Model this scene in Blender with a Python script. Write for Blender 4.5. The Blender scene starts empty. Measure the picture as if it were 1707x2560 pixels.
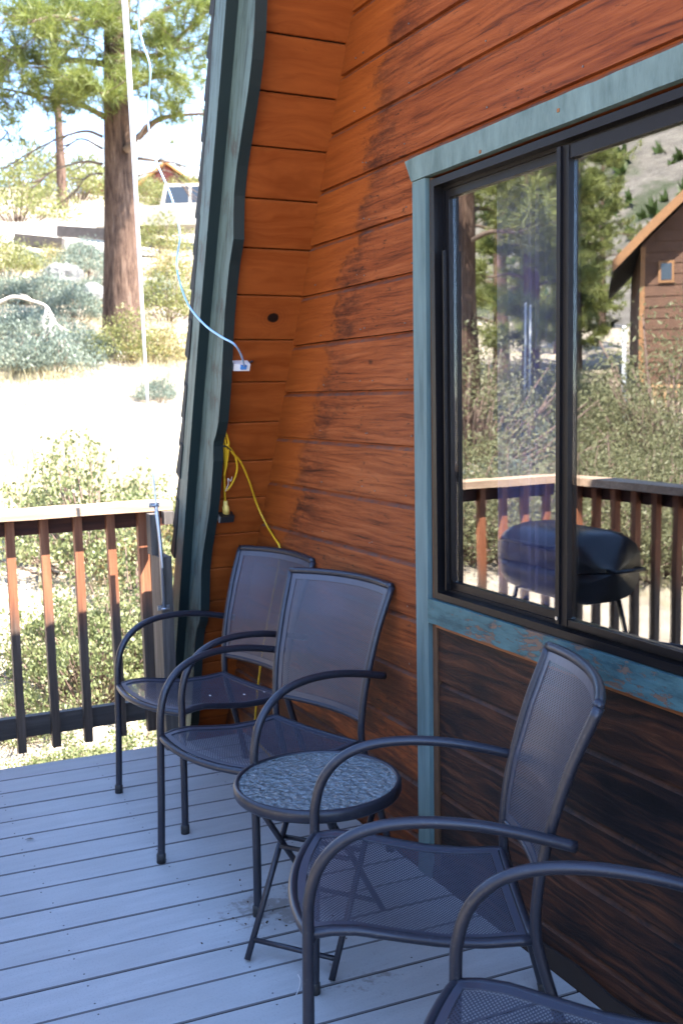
import bpy, math, random
import numpy as np
from mathutils import Vector, Matrix

random.seed(7)
rng = np.random.default_rng(7)
scene = bpy.context.scene
COL = scene.collection
R_ = math.radians

# ------------------------------------------------------------------ camera
IMW, IMH, FPX = 1707.0, 2560.0, 2556.07
PITCH, ROLL, YAW = R_(6.5138), R_(-1.17216), R_(-26.55256)
CAM = np.array([0.0, -1.6, 1.5])
def _camera_axes():
    cy, sy = math.cos(YAW), math.sin(YAW)
    rz = np.array([[cy, -sy, 0], [sy, cy, 0], [0, 0, 1]])
    fwd = rz @ np.array([-math.cos(PITCH), 0, -math.sin(PITCH)])
    right = rz @ np.array([0, 1.0, 0])
    up = np.cross(right, fwd)
    c, s = math.cos(ROLL), math.sin(ROLL)
    return c * right + s * up, -s * right + c * up, fwd
RIGHT, UP, FWD = _camera_axes()
cam_data = bpy.data.cameras.new('camera')
cam = bpy.data.objects.new('camera', cam_data)
COL.objects.link(cam)
cam.matrix_world = Matrix(((RIGHT[0], UP[0], -FWD[0], CAM[0]), (RIGHT[1], UP[1], -FWD[1], CAM[1]),
                           (RIGHT[2], UP[2], -FWD[2], CAM[2]), (0, 0, 0, 1)))
cam_data.sensor_fit = 'VERTICAL'
cam_data.sensor_height = 22.3
cam_data.sensor_width = 14.87
cam_data.lens = 22.3 * FPX / IMH
cam_data.clip_start = 0.05
cam_data.clip_end = 3000
cam_data.dof.use_dof = True
cam_data.dof.focus_distance = 2.7
cam_data.dof.aperture_fstop = 3.2
scene.camera = cam

# ------------------------------------------------------------------ sky, sun, exposure
SUN = np.array([1.0, 1.2, 2.19]); SUN /= np.linalg.norm(SUN)      # towards the sun: over the roof, behind the cabin
world = bpy.data.worlds.new('World')
scene.world = world
world.use_nodes = True
wn = world.node_tree.nodes; wl = world.node_tree.links
for nd in list(wn): wn.remove(nd)
w_out = wn.new('ShaderNodeOutputWorld'); w_bg = wn.new('ShaderNodeBackground'); w_sky = wn.new('ShaderNodeTexSky')
w_sky.sky_type = 'NISHITA'
w_sky.sun_disc = False
w_sky.sun_elevation = math.asin(SUN[2])
w_sky.sun_rotation = math.atan2(SUN[0], SUN[1])
w_sky.altitude = 2200
w_sky.air_density = 1.0
w_sky.dust_density = 0.3
w_sky.ozone_density = 2.5
w_bg.inputs['Strength'].default_value = 0.15
wl.new(w_sky.outputs[0], w_bg.inputs[0]); wl.new(w_bg.outputs[0], w_out.inputs[0])
sun_data = bpy.data.lights.new('sun', 'SUN')
sun_data.energy = 4.8
sun_data.angle = R_(0.6)
sun_data.color = (1.0, 0.95, 0.87)
sun = bpy.data.objects.new('sun', sun_data)
COL.objects.link(sun)
sun.rotation_euler = Vector(SUN).to_track_quat('Z', 'Y').to_euler()
sun.location = (10, 12, 25)
scene.view_settings.view_transform = 'Standard'
scene.view_settings.look = 'None'
scene.view_settings.gamma = 1.0
scene.view_settings.exposure = 3.1
scene.view_settings.use_curve_mapping = False
scene.cycles.use_denoising = True

# ------------------------------------------------------------------ pixel rays of the photograph
def ray(px, py):
    a, b = (px - IMW / 2) / FPX, (py - IMH / 2) / FPX
    return a * RIGHT - b * UP + FWD
def hit_x(px, py, X):
    d = ray(px, py); return CAM + d * ((X - CAM[0]) / d[0])
def hit_y(px, py, Y):
    d = ray(px, py); return CAM + d * ((Y - CAM[1]) / d[1])
def hit_z(px, py, Z=0.0):
    d = ray(px, py); return CAM + d * ((Z - CAM[2]) / d[2])

# ------------------------------------------------------------------ node helpers
class Mat:
    def __init__(self, name):
        self.m = bpy.data.materials.new(name); self.m.use_nodes = True
        self.n = self.m.node_tree.nodes; self.l = self.m.node_tree.links
        for x in list(self.n): self.n.remove(x)
        self.out = self.n.new('ShaderNodeOutputMaterial')
    def node(self, t, **kw):
        x = self.n.new(t)
        for k, v in kw.items(): setattr(x, k, v)
        return x
    def put(self, sock, v):
        if hasattr(v, 'is_linked') or isinstance(v, bpy.types.NodeSocket): self.l.new(v, sock)
        else: sock.default_value = v
    def pos(self):
        return self.node('ShaderNodeNewGeometry').outputs['Position']
    def obj(self):
        return self.node('ShaderNodeTexCoord').outputs['Object']
    def rand(self):
        return self.node('ShaderNodeObjectInfo').outputs['Random']
    def sep(self, v):
        x = self.node('ShaderNodeSeparateXYZ'); self.l.new(v, x.inputs[0]); return x.outputs
    def comb(self, a, b, c):
        x = self.node('ShaderNodeCombineXYZ')
        for s, v in zip(x.inputs, (a, b, c)): self.put(s, v)
        return x.outputs[0]
    def math(self, op, a, b=0.0, c=None, clamp=False):
        x = self.node('ShaderNodeMath', operation=op, use_clamp=clamp)
        self.put(x.inputs[0], a); self.put(x.inputs[1], b)
        if c is not None: self.put(x.inputs[2], c)
        return x.outputs[0]
    def vadd(self, a, b):
        x = self.node('ShaderNodeVectorMath', operation='ADD'); self.put(x.inputs[0], a); self.put(x.inputs[1], b); return x.outputs[0]
    def vmul(self, a, b):
        x = self.node('ShaderNodeVectorMath', operation='MULTIPLY'); self.put(x.inputs[0], a); self.put(x.inputs[1], b); return x.outputs[0]
    def dist(self, a, b):
        x = self.node('ShaderNodeVectorMath', operation='DISTANCE'); self.put(x.inputs[0], a); self.put(x.inputs[1], b); return x.outputs['Value']
    def noise(self, v, scale=5.0, detail=4.0, rough=0.55, dist=0.0):
        x = self.node('ShaderNodeTexNoise'); self.l.new(v, x.inputs['Vector'])
        x.inputs['Scale'].default_value = scale; x.inputs['Detail'].default_value = detail
        x.inputs['Roughness'].default_value = rough; x.inputs['Distortion'].default_value = dist
        return x.outputs['Fac']
    def voro(self, v, scale=5.0, feature='F1', out='Distance'):
        x = self.node('ShaderNodeTexVoronoi', feature=feature); self.l.new(v, x.inputs['Vector'])
        x.inputs['Scale'].default_value = scale; return x.outputs[out]
    def ramp(self, f, stops, interp='LINEAR'):
        x = self.node('ShaderNodeValToRGB'); self.l.new(f, x.inputs[0]); r = x.color_ramp; r.interpolation = interp
        while len(r.elements) < len(stops): r.elements.new(0.5)
        for e, (p, c) in zip(r.elements, stops):
            e.position = p; e.color = (c, c, c, 1) if isinstance(c, (int, float)) else (*c, 1)
        return x.outputs[0]
    def mix(self, f, a, b, mode='MIX'):
        x = self.node('ShaderNodeMix', data_type='RGBA', blend_type=mode)
        self.put(x.inputs[0], f)
        for s, v in ((x.inputs[6], a), (x.inputs[7], b)):
            if isinstance(v, tuple): s.default_value = (*v, 1) if len(v) == 3 else v
            else: self.l.new(v, s)
        return x.outputs[2]
    def smooth(self, f, a, b):
        x = self.node('ShaderNodeMapRange', interpolation_type='SMOOTHSTEP'); self.put(x.inputs[0], f)
        x.inputs[1].default_value = a; x.inputs[2].default_value = b; return x.outputs[0]
    def bump(self, h, strength=0.3, distance=0.005):
        x = self.node('ShaderNodeBump'); self.l.new(h, x.inputs['Height'])
        x.inputs['Strength'].default_value = strength; x.inputs['Distance'].default_value = distance
        return x.outputs[0]
    def bsdf(self, color, rough=0.6, metal=0.0, normal=None, spec=0.5, **kw):
        x = self.node('ShaderNodeBsdfPrincipled')
        if isinstance(color, tuple): x.inputs['Base Color'].default_value = (*color, 1)
        else: self.l.new(color, x.inputs['Base Color'])
        self.put(x.inputs['Roughness'], rough); self.put(x.inputs['Metallic'], metal)
        x.inputs['Specular IOR Level'].default_value = spec
        for k, v in kw.items(): self.put(x.inputs[k], v)
        if normal is not None: self.l.new(normal, x.inputs['Normal'])
        self.l.new(x.outputs[0], self.out.inputs[0])
        return x
M = {}
def plain(name, color, rough=0.6, metal=0.0, vary=0.25, scale=8.0, bump=0.0, spec=0.5):
    m = Mat(name); p = m.obj()
    f = m.noise(p, scale, 4, 0.6)
    lo = tuple(c * (1 - vary) for c in color); hi = tuple(min(1, c * (1 + vary)) for c in color)
    col = m.mix(f, lo, hi)
    nrm = m.bump(m.noise(p, scale * 6, 4), bump, 0.004) if bump else None
    m.bsdf(col, rough, metal, nrm, spec); M[name] = m.m
    return m.m

P0 = np.array([-3.951, 0.0, 0.981])                    # a point of the corner between wall and soffit
DS = np.array([0.914, 0.0, 1.773]); DS /= np.linalg.norm(DS)   # up the slope
NS = np.cross(DS, [0, 1.0, 0])                          # outwards through the roof

# ---- stained siding
def siding(name, kind):
    m = Mat(name); p = m.pos(); x, y, z = m.sep(p); rnd = m.rand()
    off = m.math('MULTIPLY', rnd, 57.0)
    xo = m.math('ADD', x, off)
    if kind == 'soffit':
        yo = m.math('ADD', y, off); g = m.comb(m.math('MULTIPLY', x, 14.0), m.math('MULTIPLY', yo, 0.9), m.math('MULTIPLY', z, 14.0))
        g2 = m.comb(m.math('MULTIPLY', x, 3.0), m.math('MULTIPLY', yo, 0.9), m.math('MULTIPLY', z, 3.0))
    else:
        g = m.comb(m.math('MULTIPLY', xo, 1.1), 0.0, m.math('MULTIPLY', z, 26.0))
        g2 = m.comb(m.math('MULTIPLY', xo, 0.9), 0.0, m.math('MULTIPLY', z, 5.0))
    warp = m.noise(g2, 2.5, 3, 0.5)
    gw = m.vadd(g, m.comb(0.0, 0.0, m.math('MULTIPLY', warp, 1.3 if kind == 'wall' else 3.0)))
    grain = m.noise(gw, 2.2, 6, 0.65)
    fine = m.noise(m.vmul(gw, (1.0, 1.0, 3.0)), 6.0, 5, 0.7)
    big = m.noise(m.comb(xo, y, z), 2.2, 4, 0.6)
    if kind == 'soffit':
        base = m.ramp(grain, [(0.3, (0.180, 0.036, 0.0060)), (0.52, (0.228, 0.053, 0.0110)), (0.75, (0.275, 0.066, 0.013))])
        base = m.mix(m.smooth(big, 0.52, 0.75), base, (0.145, 0.030, 0.005))
        streak = m.smooth(fine, 0.62, 0.78)
        base = m.mix(m.math('MULTIPLY', streak, 0.45), base, (0.045, 0.013, 0.005))
        kd = m.dist(m.vmul(p, (1.0, 1.0, 1.25)), (-3.535, -0.100, 1.790 * 1.25))
        kd = m.math('ADD', kd, m.math('MULTIPLY', m.noise(p, 40, 2), 0.006))
        ring = m.ramp(m.math('FRACT', m.math('MULTIPLY', kd, 70.0)), [(0.0, 0.0), (0.5, 0.25), (1.0, 0.0)])
        base = m.mix(m.math('MULTIPLY', ring, m.smooth(kd, 0.09, 0.03)), base, (0.06, 0.013, 0.005))
        base = m.mix(m.smooth(kd, 0.030, 0.021), base, (0.012, 0.006, 0.004))
        rough = 0.42; hgt = grain; bs = 0.15
    else:
        fresh = m.ramp(grain, [(0.30, (0.170, 0.038, 0.0070)), (0.55, (0.242, 0.059, 0.0110)), (0.80, (0.295, 0.080, 0.016))])
        worn = m.ramp(grain, [(0.32, (0.050, 0.012, 0.005)), (0.42, (0.165, 0.039, 0.0115)), (0.55, (0.245, 0.064, 0.0185)), (0.78, (0.33, 0.108, 0.040))])
        crack = m.smooth(fine, 0.60, 0.72)
        worn = m.mix(m.math('MULTIPLY', crack, 0.55), worn, (0.022, 0.009, 0.007))
        # distance from the sheltered corner, wobbling from board to board
        d = m.math('MULTIPLY', m.math('ADD', m.math('MULTIPLY', m.math('SUBTRACT', x, float(P0[0])), float(NS[0])),
                                      m.math('MULTIPLY', m.math('SUBTRACT', z, float(P0[2])), float(NS[2]))), -1.0)
        wob = m.math('ADD', m.math('MULTIPLY', m.noise(m.comb(m.math('MULTIPLY', x, 3.0), rnd, m.math('MULTIPLY', z, 4.5)), 1.6, 6, 0.72), 0.46), m.math('MULTIPLY', rnd, 0.05))
        dd = m.math('ADD', d, m.math('SUBTRACT', 0.22, wob))
        dd = m.math('SUBTRACT', dd, m.math('MULTIPLY', m.math('SUBTRACT', z, 1.0), 0.035))
        weathered = m.smooth(dd, 0.20, 0.27)
        base = m.mix(weathered, fresh, worn)
        band = m.math('MULTIPLY', m.smooth(dd, 0.185, 0.225), m.smooth(dd, 0.47, 0.24))
        blot = m.smooth(m.noise(m.comb(m.math('MULTIPLY', xo, 3.2), 0.0, m.math('MULTIPLY', z, 13.0)), 2.2, 6, 0.74), 0.36, 0.64)
        base = m.mix(m.math('MULTIPLY', m.math('MULTIPLY', band, blot), m.math('ADD', 0.42, m.math('MULTIPLY', rnd, 0.42))), base, (0.020, 0.0085, 0.0065))
        hair = m.smooth(m.noise(m.comb(m.math('MULTIPLY', xo, 2.2), 0.0, m.math('MULTIPLY', m.math('ADD', z, m.math('MULTIPLY', warp, 0.05)), 75.0)), 1.6, 5, 0.75), 0.55, 0.68)
        base = m.mix(m.math('MULTIPLY', m.math('MULTIPLY', hair, weathered), 0.55), base, (0.045, 0.014, 0.008))
        # scattered mildew specks on the weathered part
        spk = m.smooth(m.noise(m.comb(m.math('MULTIPLY', xo, 9.0), 0.0, m.math('MULTIPLY', z, 30.0)), 2.0, 5, 0.75), 0.55, 0.66)
        pat = m.smooth(m.noise(m.comb(xo, 1.0, z), 3.4, 3, 0.6), 0.42, 0.60)
        base = m.mix(m.math('MULTIPLY', m.math('MULTIPLY', m.math('MULTIPLY', spk, pat), weathered), 0.85), base, (0.014, 0.009, 0.008))
        # splash-worn boards near the deck
        low = m.math('MULTIPLY', m.smooth(m.math('ADD', z, m.math('MULTIPLY', big, 0.5)), 1.30, 0.65), m.smooth(m.noise(m.comb(xo, 3.0, m.math('MULTIPLY', z, 4.0)), 2.6, 5, 0.7), 0.34, 0.56))
        base = m.mix(m.math('MULTIPLY', low, 0.75), base, (0.022, 0.013, 0.012))
        if kind == 'dark':
            base = m.ramp(m.math('ADD', m.math('MULTIPLY', grain, 0.62), m.math('MULTIPLY', big, 0.38)),
                          [(0.37, (0.0032, 0.0028, 0.0046)), (0.45, (0.0085, 0.0060, 0.0075)), (0.50, (0.022, 0.0105, 0.0088)), (0.56, (0.050, 0.0185, 0.0110)), (0.66, (0.105, 0.042, 0.022))])
            base = m.mix(m.math('MULTIPLY', m.smooth(fine, 0.58, 0.72), 0.7), base, (0.005, 0.004, 0.005))
            base = m.mix(m.math('MULTIPLY', m.smooth(m.noise(m.comb(m.math('MULTIPLY', xo, 2.0), 0.0, m.math('MULTIPLY', z, 44.0)), 2.0, 4, 0.7), 0.63, 0.74), 0.55), base, (0.085, 0.052, 0.036))
        # knots
        kv = m.comb(m.math('MULTIPLY', xo, 2.1), 0.0, m.math('MULTIPLY', z, 3.6))
        kd = m.voro(kv, 1.15)
        kn = m.smooth(kd, 0.068, 0.040)
        base = m.mix(m.math('MULTIPLY', kn, 0.85), base, (0.020, 0.007, 0.006))
        base = m.mix(m.math('MULTIPLY', rnd, 0.38), base, m.mix(1.0, base, (0.72, 0.60, 0.62), 'MULTIPLY'))
        # dust lying in the cove along the top edge of each board
        nz = m.sep(m.node('ShaderNodeNewGeometry').outputs['True Normal'])[2]
        dust = m.math('MULTIPLY', m.smooth(nz, 0.30, 0.55), m.smooth(m.noise(m.comb(m.math('MULTIPLY', xo, 3.0), 0.0, z), 6.0, 5, 0.7), 0.36, 0.62))
        base = m.mix(m.math('MULTIPLY', dust, 0.65 if kind != 'dark' else 0.6), base, (0.085, 0.062, 0.058) if kind != 'dark' else (0.085, 0.030, 0.012))
        rough = 0.55; hgt = m.math('ADD', grain, m.math('MULTIPLY', fine, 0.6)); bs = 0.45
    m.bsdf(base, rough, 0, m.bump(hgt, bs, 0.004), 0.14 if kind != 'dark' else 0.22)
    M[name] = m.m
siding('stained_siding', 'wall'); siding('dark_siding', 'dark'); siding('soffit_wood', 'soffit')

def paint(name, light, mid, bare, peel, stretch):
    """old green paint: streaked, chalky and worn through in places"""
    m = Mat(name); p = m.pos()
    if stretch == 'slope':
        x, y, z = m.sep(p); su = m.math('ADD', m.math('MULTIPLY', x, float(NS[0])), m.math('MULTIPLY', z, float(NS[2]))); sl_ = m.math('ADD', m.math('MULTIPLY', x, float(DS[0])), m.math('MULTIPLY', z, float(DS[2])))
        v = m.comb(m.math('MULTIPLY', su, 42.0), m.math('MULTIPLY', y, 60.0), m.math('MULTIPLY', sl_, 3.2))
    else: v = m.vmul(p, stretch)
    a = m.noise(v, 1.0, 6, 0.65); b = m.noise(v, 2.7, 5, 0.7); c = m.noise(p, 7.0, 4, 0.6)
    col = m.ramp(a, [(0.34, mid), (0.50, light), (0.72, tuple(min(1, k * 1.3) for k in light))])
    if peel:
        pk = m.smooth(m.math('ADD', m.math('MULTIPLY', b, 0.6), m.math('MULTIPLY', c, 0.5)), peel, peel + 0.05)
        col = m.mix(pk, col, bare)
        hgt = m.math('SUBTRACT', a, m.math('MULTIPLY', pk, 1.2))
    else: hgt = a
    ck = m.smooth(m.noise(v, 4.5, 4, 0.7), 0.66, 0.74)
    col = m.mix(m.math('MULTIPLY', ck, 0.55), col, tuple(k * 0.3 for k in mid))
    m.bsdf(col, 0.6, 0, m.bump(hgt, 0.6, 0.004), 0.3); M[name] = m.m
paint('barge_face_paint', (0.072, 0.108, 0.104), (0.026, 0.042, 0.040), (0.055, 0.056, 0.052), 0.60, 'slope')
plain('barge_edge_paint', (0.0055, 0.0150, 0.0160), 0.5, 0, 0.2, 6.0, 0.15)
paint('teal_trim_paint', (0.090, 0.142, 0.150), (0.060, 0.100, 0.108), (0.20, 0.13, 0.09), 0.0, (22.0, 22.0, 2.2))
paint('teal_head_paint', (0.112, 0.160, 0.155), (0.076, 0.115, 0.112), (0.20, 0.13, 0.09), 0.0, (20.0, 20.0, 6.0))
paint('teal_peeling_paint', (0.052, 0.110, 0.120), (0.026, 0.060, 0.068), (0.135, 0.085, 0.062), 0.575, (10.0, 10.0, 34.0))
plain('bare_brown_wood', (0.075, 0.033, 0.014), 0.7, 0, 0.5, 14.0, 0.3)
plain('cleat_wood', (0.19, 0.062, 0.018), 0.6, 0, 0.4, 14.0, 0.3)
plain('shingle_dark', (0.007, 0.010, 0.012), 0.85, 0, 0.5, 20.0, 0.5)
plain('backing_dark', (0.018, 0.010, 0.008), 0.9)
plain('window_metal', (0.012, 0.011, 0.014), 0.38, 0.6, 0.25, 9.0, 0.05)
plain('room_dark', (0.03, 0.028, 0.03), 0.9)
plain('nail_steel', (0.16, 0.15, 0.15), 0.5, 0.6)
plain('rust', (0.20, 0.075, 0.025), 0.8, 0, 0.4)
# curtain
m = Mat('curtain_cloth'); m.bsdf(m.mix(m.noise(m.obj(), 12, 3), (0.20, 0.20, 0.39), (0.28, 0.28, 0.48)), 0.9); M['curtain_cloth'] = m.m
# window glass: clear sheet that mirrors by Fresnel
m = Mat('window_glass')
tr = m.node('ShaderNodeBsdfTransparent'); tr.inputs[0].default_value = (0.90, 0.91, 0.93, 1)
gl = m.node('ShaderNodeBsdfGlossy'); gl.inputs['Roughness'].default_value = 0.004
wob = m.bump(m.noise(m.pos(), 2.4, 1, 0.4), 0.02, 0.02)
m.l.new(wob, gl.inputs['Normal'])
ge = m.node('ShaderNodeNewGeometry'); dt = m.node('ShaderNodeVectorMath', operation='DOT_PRODUCT')   # Schlick's Fresnel, the same from both sides of the sheet
m.l.new(ge.outputs['Incoming'], dt.inputs[0]); m.l.new(ge.outputs['Normal'], dt.inputs[1])
sch = m.math('POWER', m.math('SUBTRACT', 1.0, m.math('ABSOLUTE', dt.outputs['Value'])), 4.0)
mx = m.node('ShaderNodeMixShader'); m.l.new(m.math('MULTIPLY_ADD', sch, 1.0, 0.30, clamp=True), mx.inputs[0])
m.l.new(tr.outputs[0], mx.inputs[1]); m.l.new(gl.outputs[0], mx.inputs[2]); m.l.new(mx.outputs[0], m.out.inputs[0]); M['window_glass'] = m.m
# deck
m = Mat('deck_composite'); p = m.pos(); rnd = m.rand()
pv = m.vadd(p, m.comb(m.math('MULTIPLY', rnd, 13.0), 0.0, 0.0))
f1 = m.noise(m.vmul(pv, (9.0, 1.2, 1.0)), 3.0, 5, 0.65); f2 = m.noise(pv, 2.0, 4, 0.6); f3 = m.noise(pv, 160.0, 3, 0.7)
col = m.ramp(f1, [(0.25, (0.375, 0.365, 0.368)), (0.55, (0.435, 0.425, 0.425)), (0.80, (0.490, 0.478, 0.470))])
col = m.mix(m.math('MULTIPLY', m.smooth(f3, 0.52, 0.70), 0.35), col, (0.22, 0.218, 0.218))
col = m.mix(m.smooth(f2, 0.35, 0.75), col, m.mix(0.5, col, (0.335, 0.325, 0.315)))
col = m.mix(m.math('MULTIPLY', rnd, 0.20), col, (0.31, 0.308, 0.305))
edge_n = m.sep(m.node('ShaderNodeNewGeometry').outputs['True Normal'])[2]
col = m.mix(m.smooth(edge_n, 0.93, 0.60), col, (0.085, 0.070, 0.070))   # side faces coloured dark: gap shade painted in, along with brown dirt
# dried mud spilt under the table
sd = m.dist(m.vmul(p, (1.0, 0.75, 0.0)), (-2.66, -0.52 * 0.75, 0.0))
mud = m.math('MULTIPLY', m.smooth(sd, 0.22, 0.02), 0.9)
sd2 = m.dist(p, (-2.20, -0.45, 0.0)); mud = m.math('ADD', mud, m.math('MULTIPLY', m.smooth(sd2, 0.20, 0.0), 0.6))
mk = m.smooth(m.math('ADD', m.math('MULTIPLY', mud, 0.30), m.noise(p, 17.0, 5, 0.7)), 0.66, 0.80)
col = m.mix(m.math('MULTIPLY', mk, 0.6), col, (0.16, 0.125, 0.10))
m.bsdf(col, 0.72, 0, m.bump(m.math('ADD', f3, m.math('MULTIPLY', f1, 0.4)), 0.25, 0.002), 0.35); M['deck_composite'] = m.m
plain('deck_screw', (0.085, 0.08, 0.085), 0.6, 0.5)
# railing wood
def rail_wood(name, a, b, c, grey):
    m = Mat(name); p = m.pos(); rnd = m.rand()
    v = m.vadd(m.vmul(p, (34.0, 34.0, 2.0) if grey != 'h' else (34.0, 2.0, 34.0)), m.comb(m.math('MULTIPLY', rnd, 40.0), 0.0, 0.0))
    g = m.noise(v, 1.3, 6, 0.65)
    col = m.ramp(g, [(0.28, a), (0.52, b), (0.78, c)])
    z = m.sep(p)[2]
    if grey is True:   # lower halves have gone grey where the stain has washed off
        wz = m.math('ADD', z, m.math('MULTIPLY', m.noise(v, 0.6, 3), 0.30))
        gr = m.ramp(g, [(0.3, (0.045, 0.030, 0.023)), (0.55, (0.090, 0.064, 0.050)), (0.8, (0.16, 0.12, 0.098))])
        col = m.mix(m.smooth(wz, 0.85, 0.62), col, gr)
    m.bsdf(col, 0.7, 0, m.bump(g, 0.5, 0.004), 0.3); M[name] = m.m
rail_wood('rail_stained', (0.13, 0.042, 0.020), (0.24, 0.088, 0.042), (0.36, 0.16, 0.08), True)
rail_wood('rail_cap_wood', (0.26, 0.17, 0.11), (0.38, 0.26, 0.17), (0.48, 0.35, 0.25), 'h')
rail_wood('rail_grey', (0.040, 0.033, 0.030), (0.085, 0.072, 0.064), (0.17, 0.145, 0.13), False)
rail_wood('rail_board', (0.035, 0.010, 0.006), (0.060, 0.017, 0.009), (0.09, 0.028, 0.014), 'h')
rail_wood('rail_board_grey', (0.036, 0.029, 0.027), (0.062, 0.050, 0.045), (0.10, 0.083, 0.075), 'h')
# chair metal
m = Mat('gunmetal'); p = m.obj()
f = m.noise(p, 9.0, 4, 0.6); g = m.noise(p, 90.0, 3, 0.6)
col = m.mix(f, (0.024, 0.025, 0.036), (0.038, 0.039, 0.054)); col = m.mix(m.smooth(g, 0.58, 0.75), col, (0.055, 0.055, 0.066))
m.bsdf(col, m.math('ADD', 0.30, m.math('MULTIPLY', f, 0.18)), 0.45, None, 0.6); M['gunmetal'] = m.m
m = Mat('gunmetal_mesh'); p = m.obj(); f = m.noise(p, 7.0, 4, 0.6)
dirt = m.smooth(m.noise(p, 16.0, 5, 0.7), 0.58, 0.75)
col = m.mix(f, (0.058, 0.060, 0.084), (0.080, 0.083, 0.112)); col = m.mix(m.math('MULTIPLY', dirt, 0.35), col, (0.15, 0.14, 0.15))
m.bsdf(col, 0.42, 0.35, None, 0.6); M['gunmetal_mesh'] = m.m
plain('rubber_foot', (0.022, 0.021, 0.024), 0.6, 0, 0.3)
m = Mat('pebbled_glass'); p = m.obj()
h = m.noise(m.vmul(p, (1.0, 1.0, 0.0)), 42.0, 2, 0.5, 1.6)
h2 = m.voro(m.vadd(p, m.comb(0.0, 0.0, 0.0)), 62.0, 'SMOOTH_F1')
x = m.bsdf((0.50, 0.56, 0.58), 0.06, 0, m.bump(m.math('ADD', h, m.math('MULTIPLY', h2, 0.7)), 1.0, 0.022), 0.6, **{'Transmission Weight': 0.72, 'IOR': 1.5}); M['pebbled_glass'] = m.m
plain('bolt_steel', (0.55, 0.55, 0.56), 0.3, 0.9)
plain('galvanised', (0.40, 0.41, 0.43), 0.38, 0.8, 0.2, 30.0)
plain('pvc_white', (0.74, 0.74, 0.76), 0.35)
plain('cable_blue', (0.30, 0.50, 0.80), 0.45)
plain('pole_paint', (0.36, 0.37, 0.38), 0.5)
plain('plastic_white', (0.78, 0.74, 0.72), 0.45)
plain('plastic_blue', (0.06, 0.22, 0.55), 0.4)
plain('cord_yellow', (0.62, 0.36, 0.015), 0.45)
plain('plug_yellow', (0.74, 0.52, 0.14), 0.45)
plain('plastic_black', (0.012, 0.012, 0.013), 0.45)
plain('label_grey', (0.34, 0.32, 0.31), 0.5)
plain('grill_black', (0.012, 0.012, 0.014), 0.32, 0.2, 0.3)
# landscape
m = Mat('soil'); p = m.pos()
a = m.noise(p, 0.35, 5, 0.65); b = m.noise(p, 3.0, 5, 0.7); c = m.noise(p, 26.0, 4, 0.7)
col = m.ramp(b, [(0.25, (0.23, 0.18, 0.13)), (0.5, (0.36, 0.30, 0.225)), (0.8, (0.47, 0.40, 0.31))])
col = m.mix(m.smooth(a, 0.52, 0.68), col, (0.30, 0.27, 0.13))
col = m.mix(m.math('MULTIPLY', m.smooth(c, 0.55, 0.7), 0.5), col, (0.16, 0.12, 0.085))
m.bsdf(col, 0.95, 0, m.bump(m.math('ADD', b, c), 0.6, 0.05), 0.2); M['soil'] = m.m
m = Mat('mountain_rock'); p = m.pos()
a = m.noise(p, 0.05, 6, 0.7); b = m.noise(m.vmul(p, (1, 1, 2.5)), 0.22, 6, 0.75)
col = m.ramp(b, [(0.3, (0.075, 0.068, 0.060)), (0.5, (0.135, 0.120, 0.10)), (0.7, (0.20, 0.18, 0.15))])
col = m.mix(m.smooth(a, 0.5, 0.62), col, (0.060, 0.068, 0.040))
m.bsdf(col, 0.95, 0, m.bump(b, 0.8, 1.5), 0.1); M['mountain_rock'] = m.m
m = Mat('bark'); p = m.obj()
v = m.vmul(p, (1.0, 1.0, 0.13))
a = m.noise(v, 11.0, 5, 0.7, 0.4); b = m.noise(v, 34.0, 4, 0.7); c = m.noise(p, 1.6, 3, 0.6)
col = m.ramp(m.math('ADD', m.math('MULTIPLY', a, 0.6), m.math('MULTIPLY', b, 0.4)), [(0.36, (0.020, 0.013, 0.011)), (0.45, (0.062, 0.038, 0.028)), (0.54, (0.115, 0.072, 0.051)), (0.66, (0.20, 0.135, 0.098))])
col = m.mix(m.smooth(c, 0.45, 0.7), col, m.mix(0.5, col, (0.13, 0.085, 0.065)))
m.bsdf(col, 0.95, 0, m.bump(m.math('ADD', a, m.math('MULTIPLY', b, 0.5)), 1.0, 0.05), 0.1); M['bark'] = m.m
plain('limb_bark', (0.11, 0.075, 0.055), 0.95, 0, 0.4, 6.0, 0.4)
plain('stem_bark', (0.13, 0.085, 0.065), 0.9, 0, 0.4, 9.0, 0.3)
plain('bleached_wood', (0.48, 0.43, 0.38), 0.85, 0, 0.3, 9.0, 0.3)
def leafy(name, a, b, c, trans=0.35):
    m = Mat(name)
    f = m.noise(m.pos(), 2.2, 4, 0.7); g = m.noise(m.pos(), 23.0, 2, 0.6)
    col = m.ramp(m.math('ADD', m.math('MULTIPLY', f, 0.5), m.math('MULTIPLY', g, 0.5)), [(0.33, a), (0.5, b), (0.67, c)])
    d = m.node('ShaderNodeBsdfPrincipled'); m.l.new(col, d.inputs['Base Color']); d.inputs['Roughness'].default_value = 0.5; d.inputs['Specular IOR Level'].default_value = 0.35
    t = m.node('ShaderNodeBsdfTranslucent'); m.l.new(col, t.inputs[0])
    x = m.node('ShaderNodeMixShader'); x.inputs[0].default_value = trans
    m.l.new(d.outputs[0], x.inputs[1]); m.l.new(t.outputs[0], x.inputs[2]); m.l.new(x.outputs[0], m.out.inputs[0]); M[name] = m.m
leafy('needles', (0.075, 0.095, 0.018), (0.125, 0.150, 0.030), (0.19, 0.20, 0.050))
leafy('needles_dark', (0.030, 0.055, 0.016), (0.060, 0.090, 0.024), (0.11, 0.14, 0.040))
leafy('manzanita_leaf', (0.075, 0.100, 0.038), (0.16, 0.18, 0.070), (0.32, 0.30, 0.17))
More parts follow.
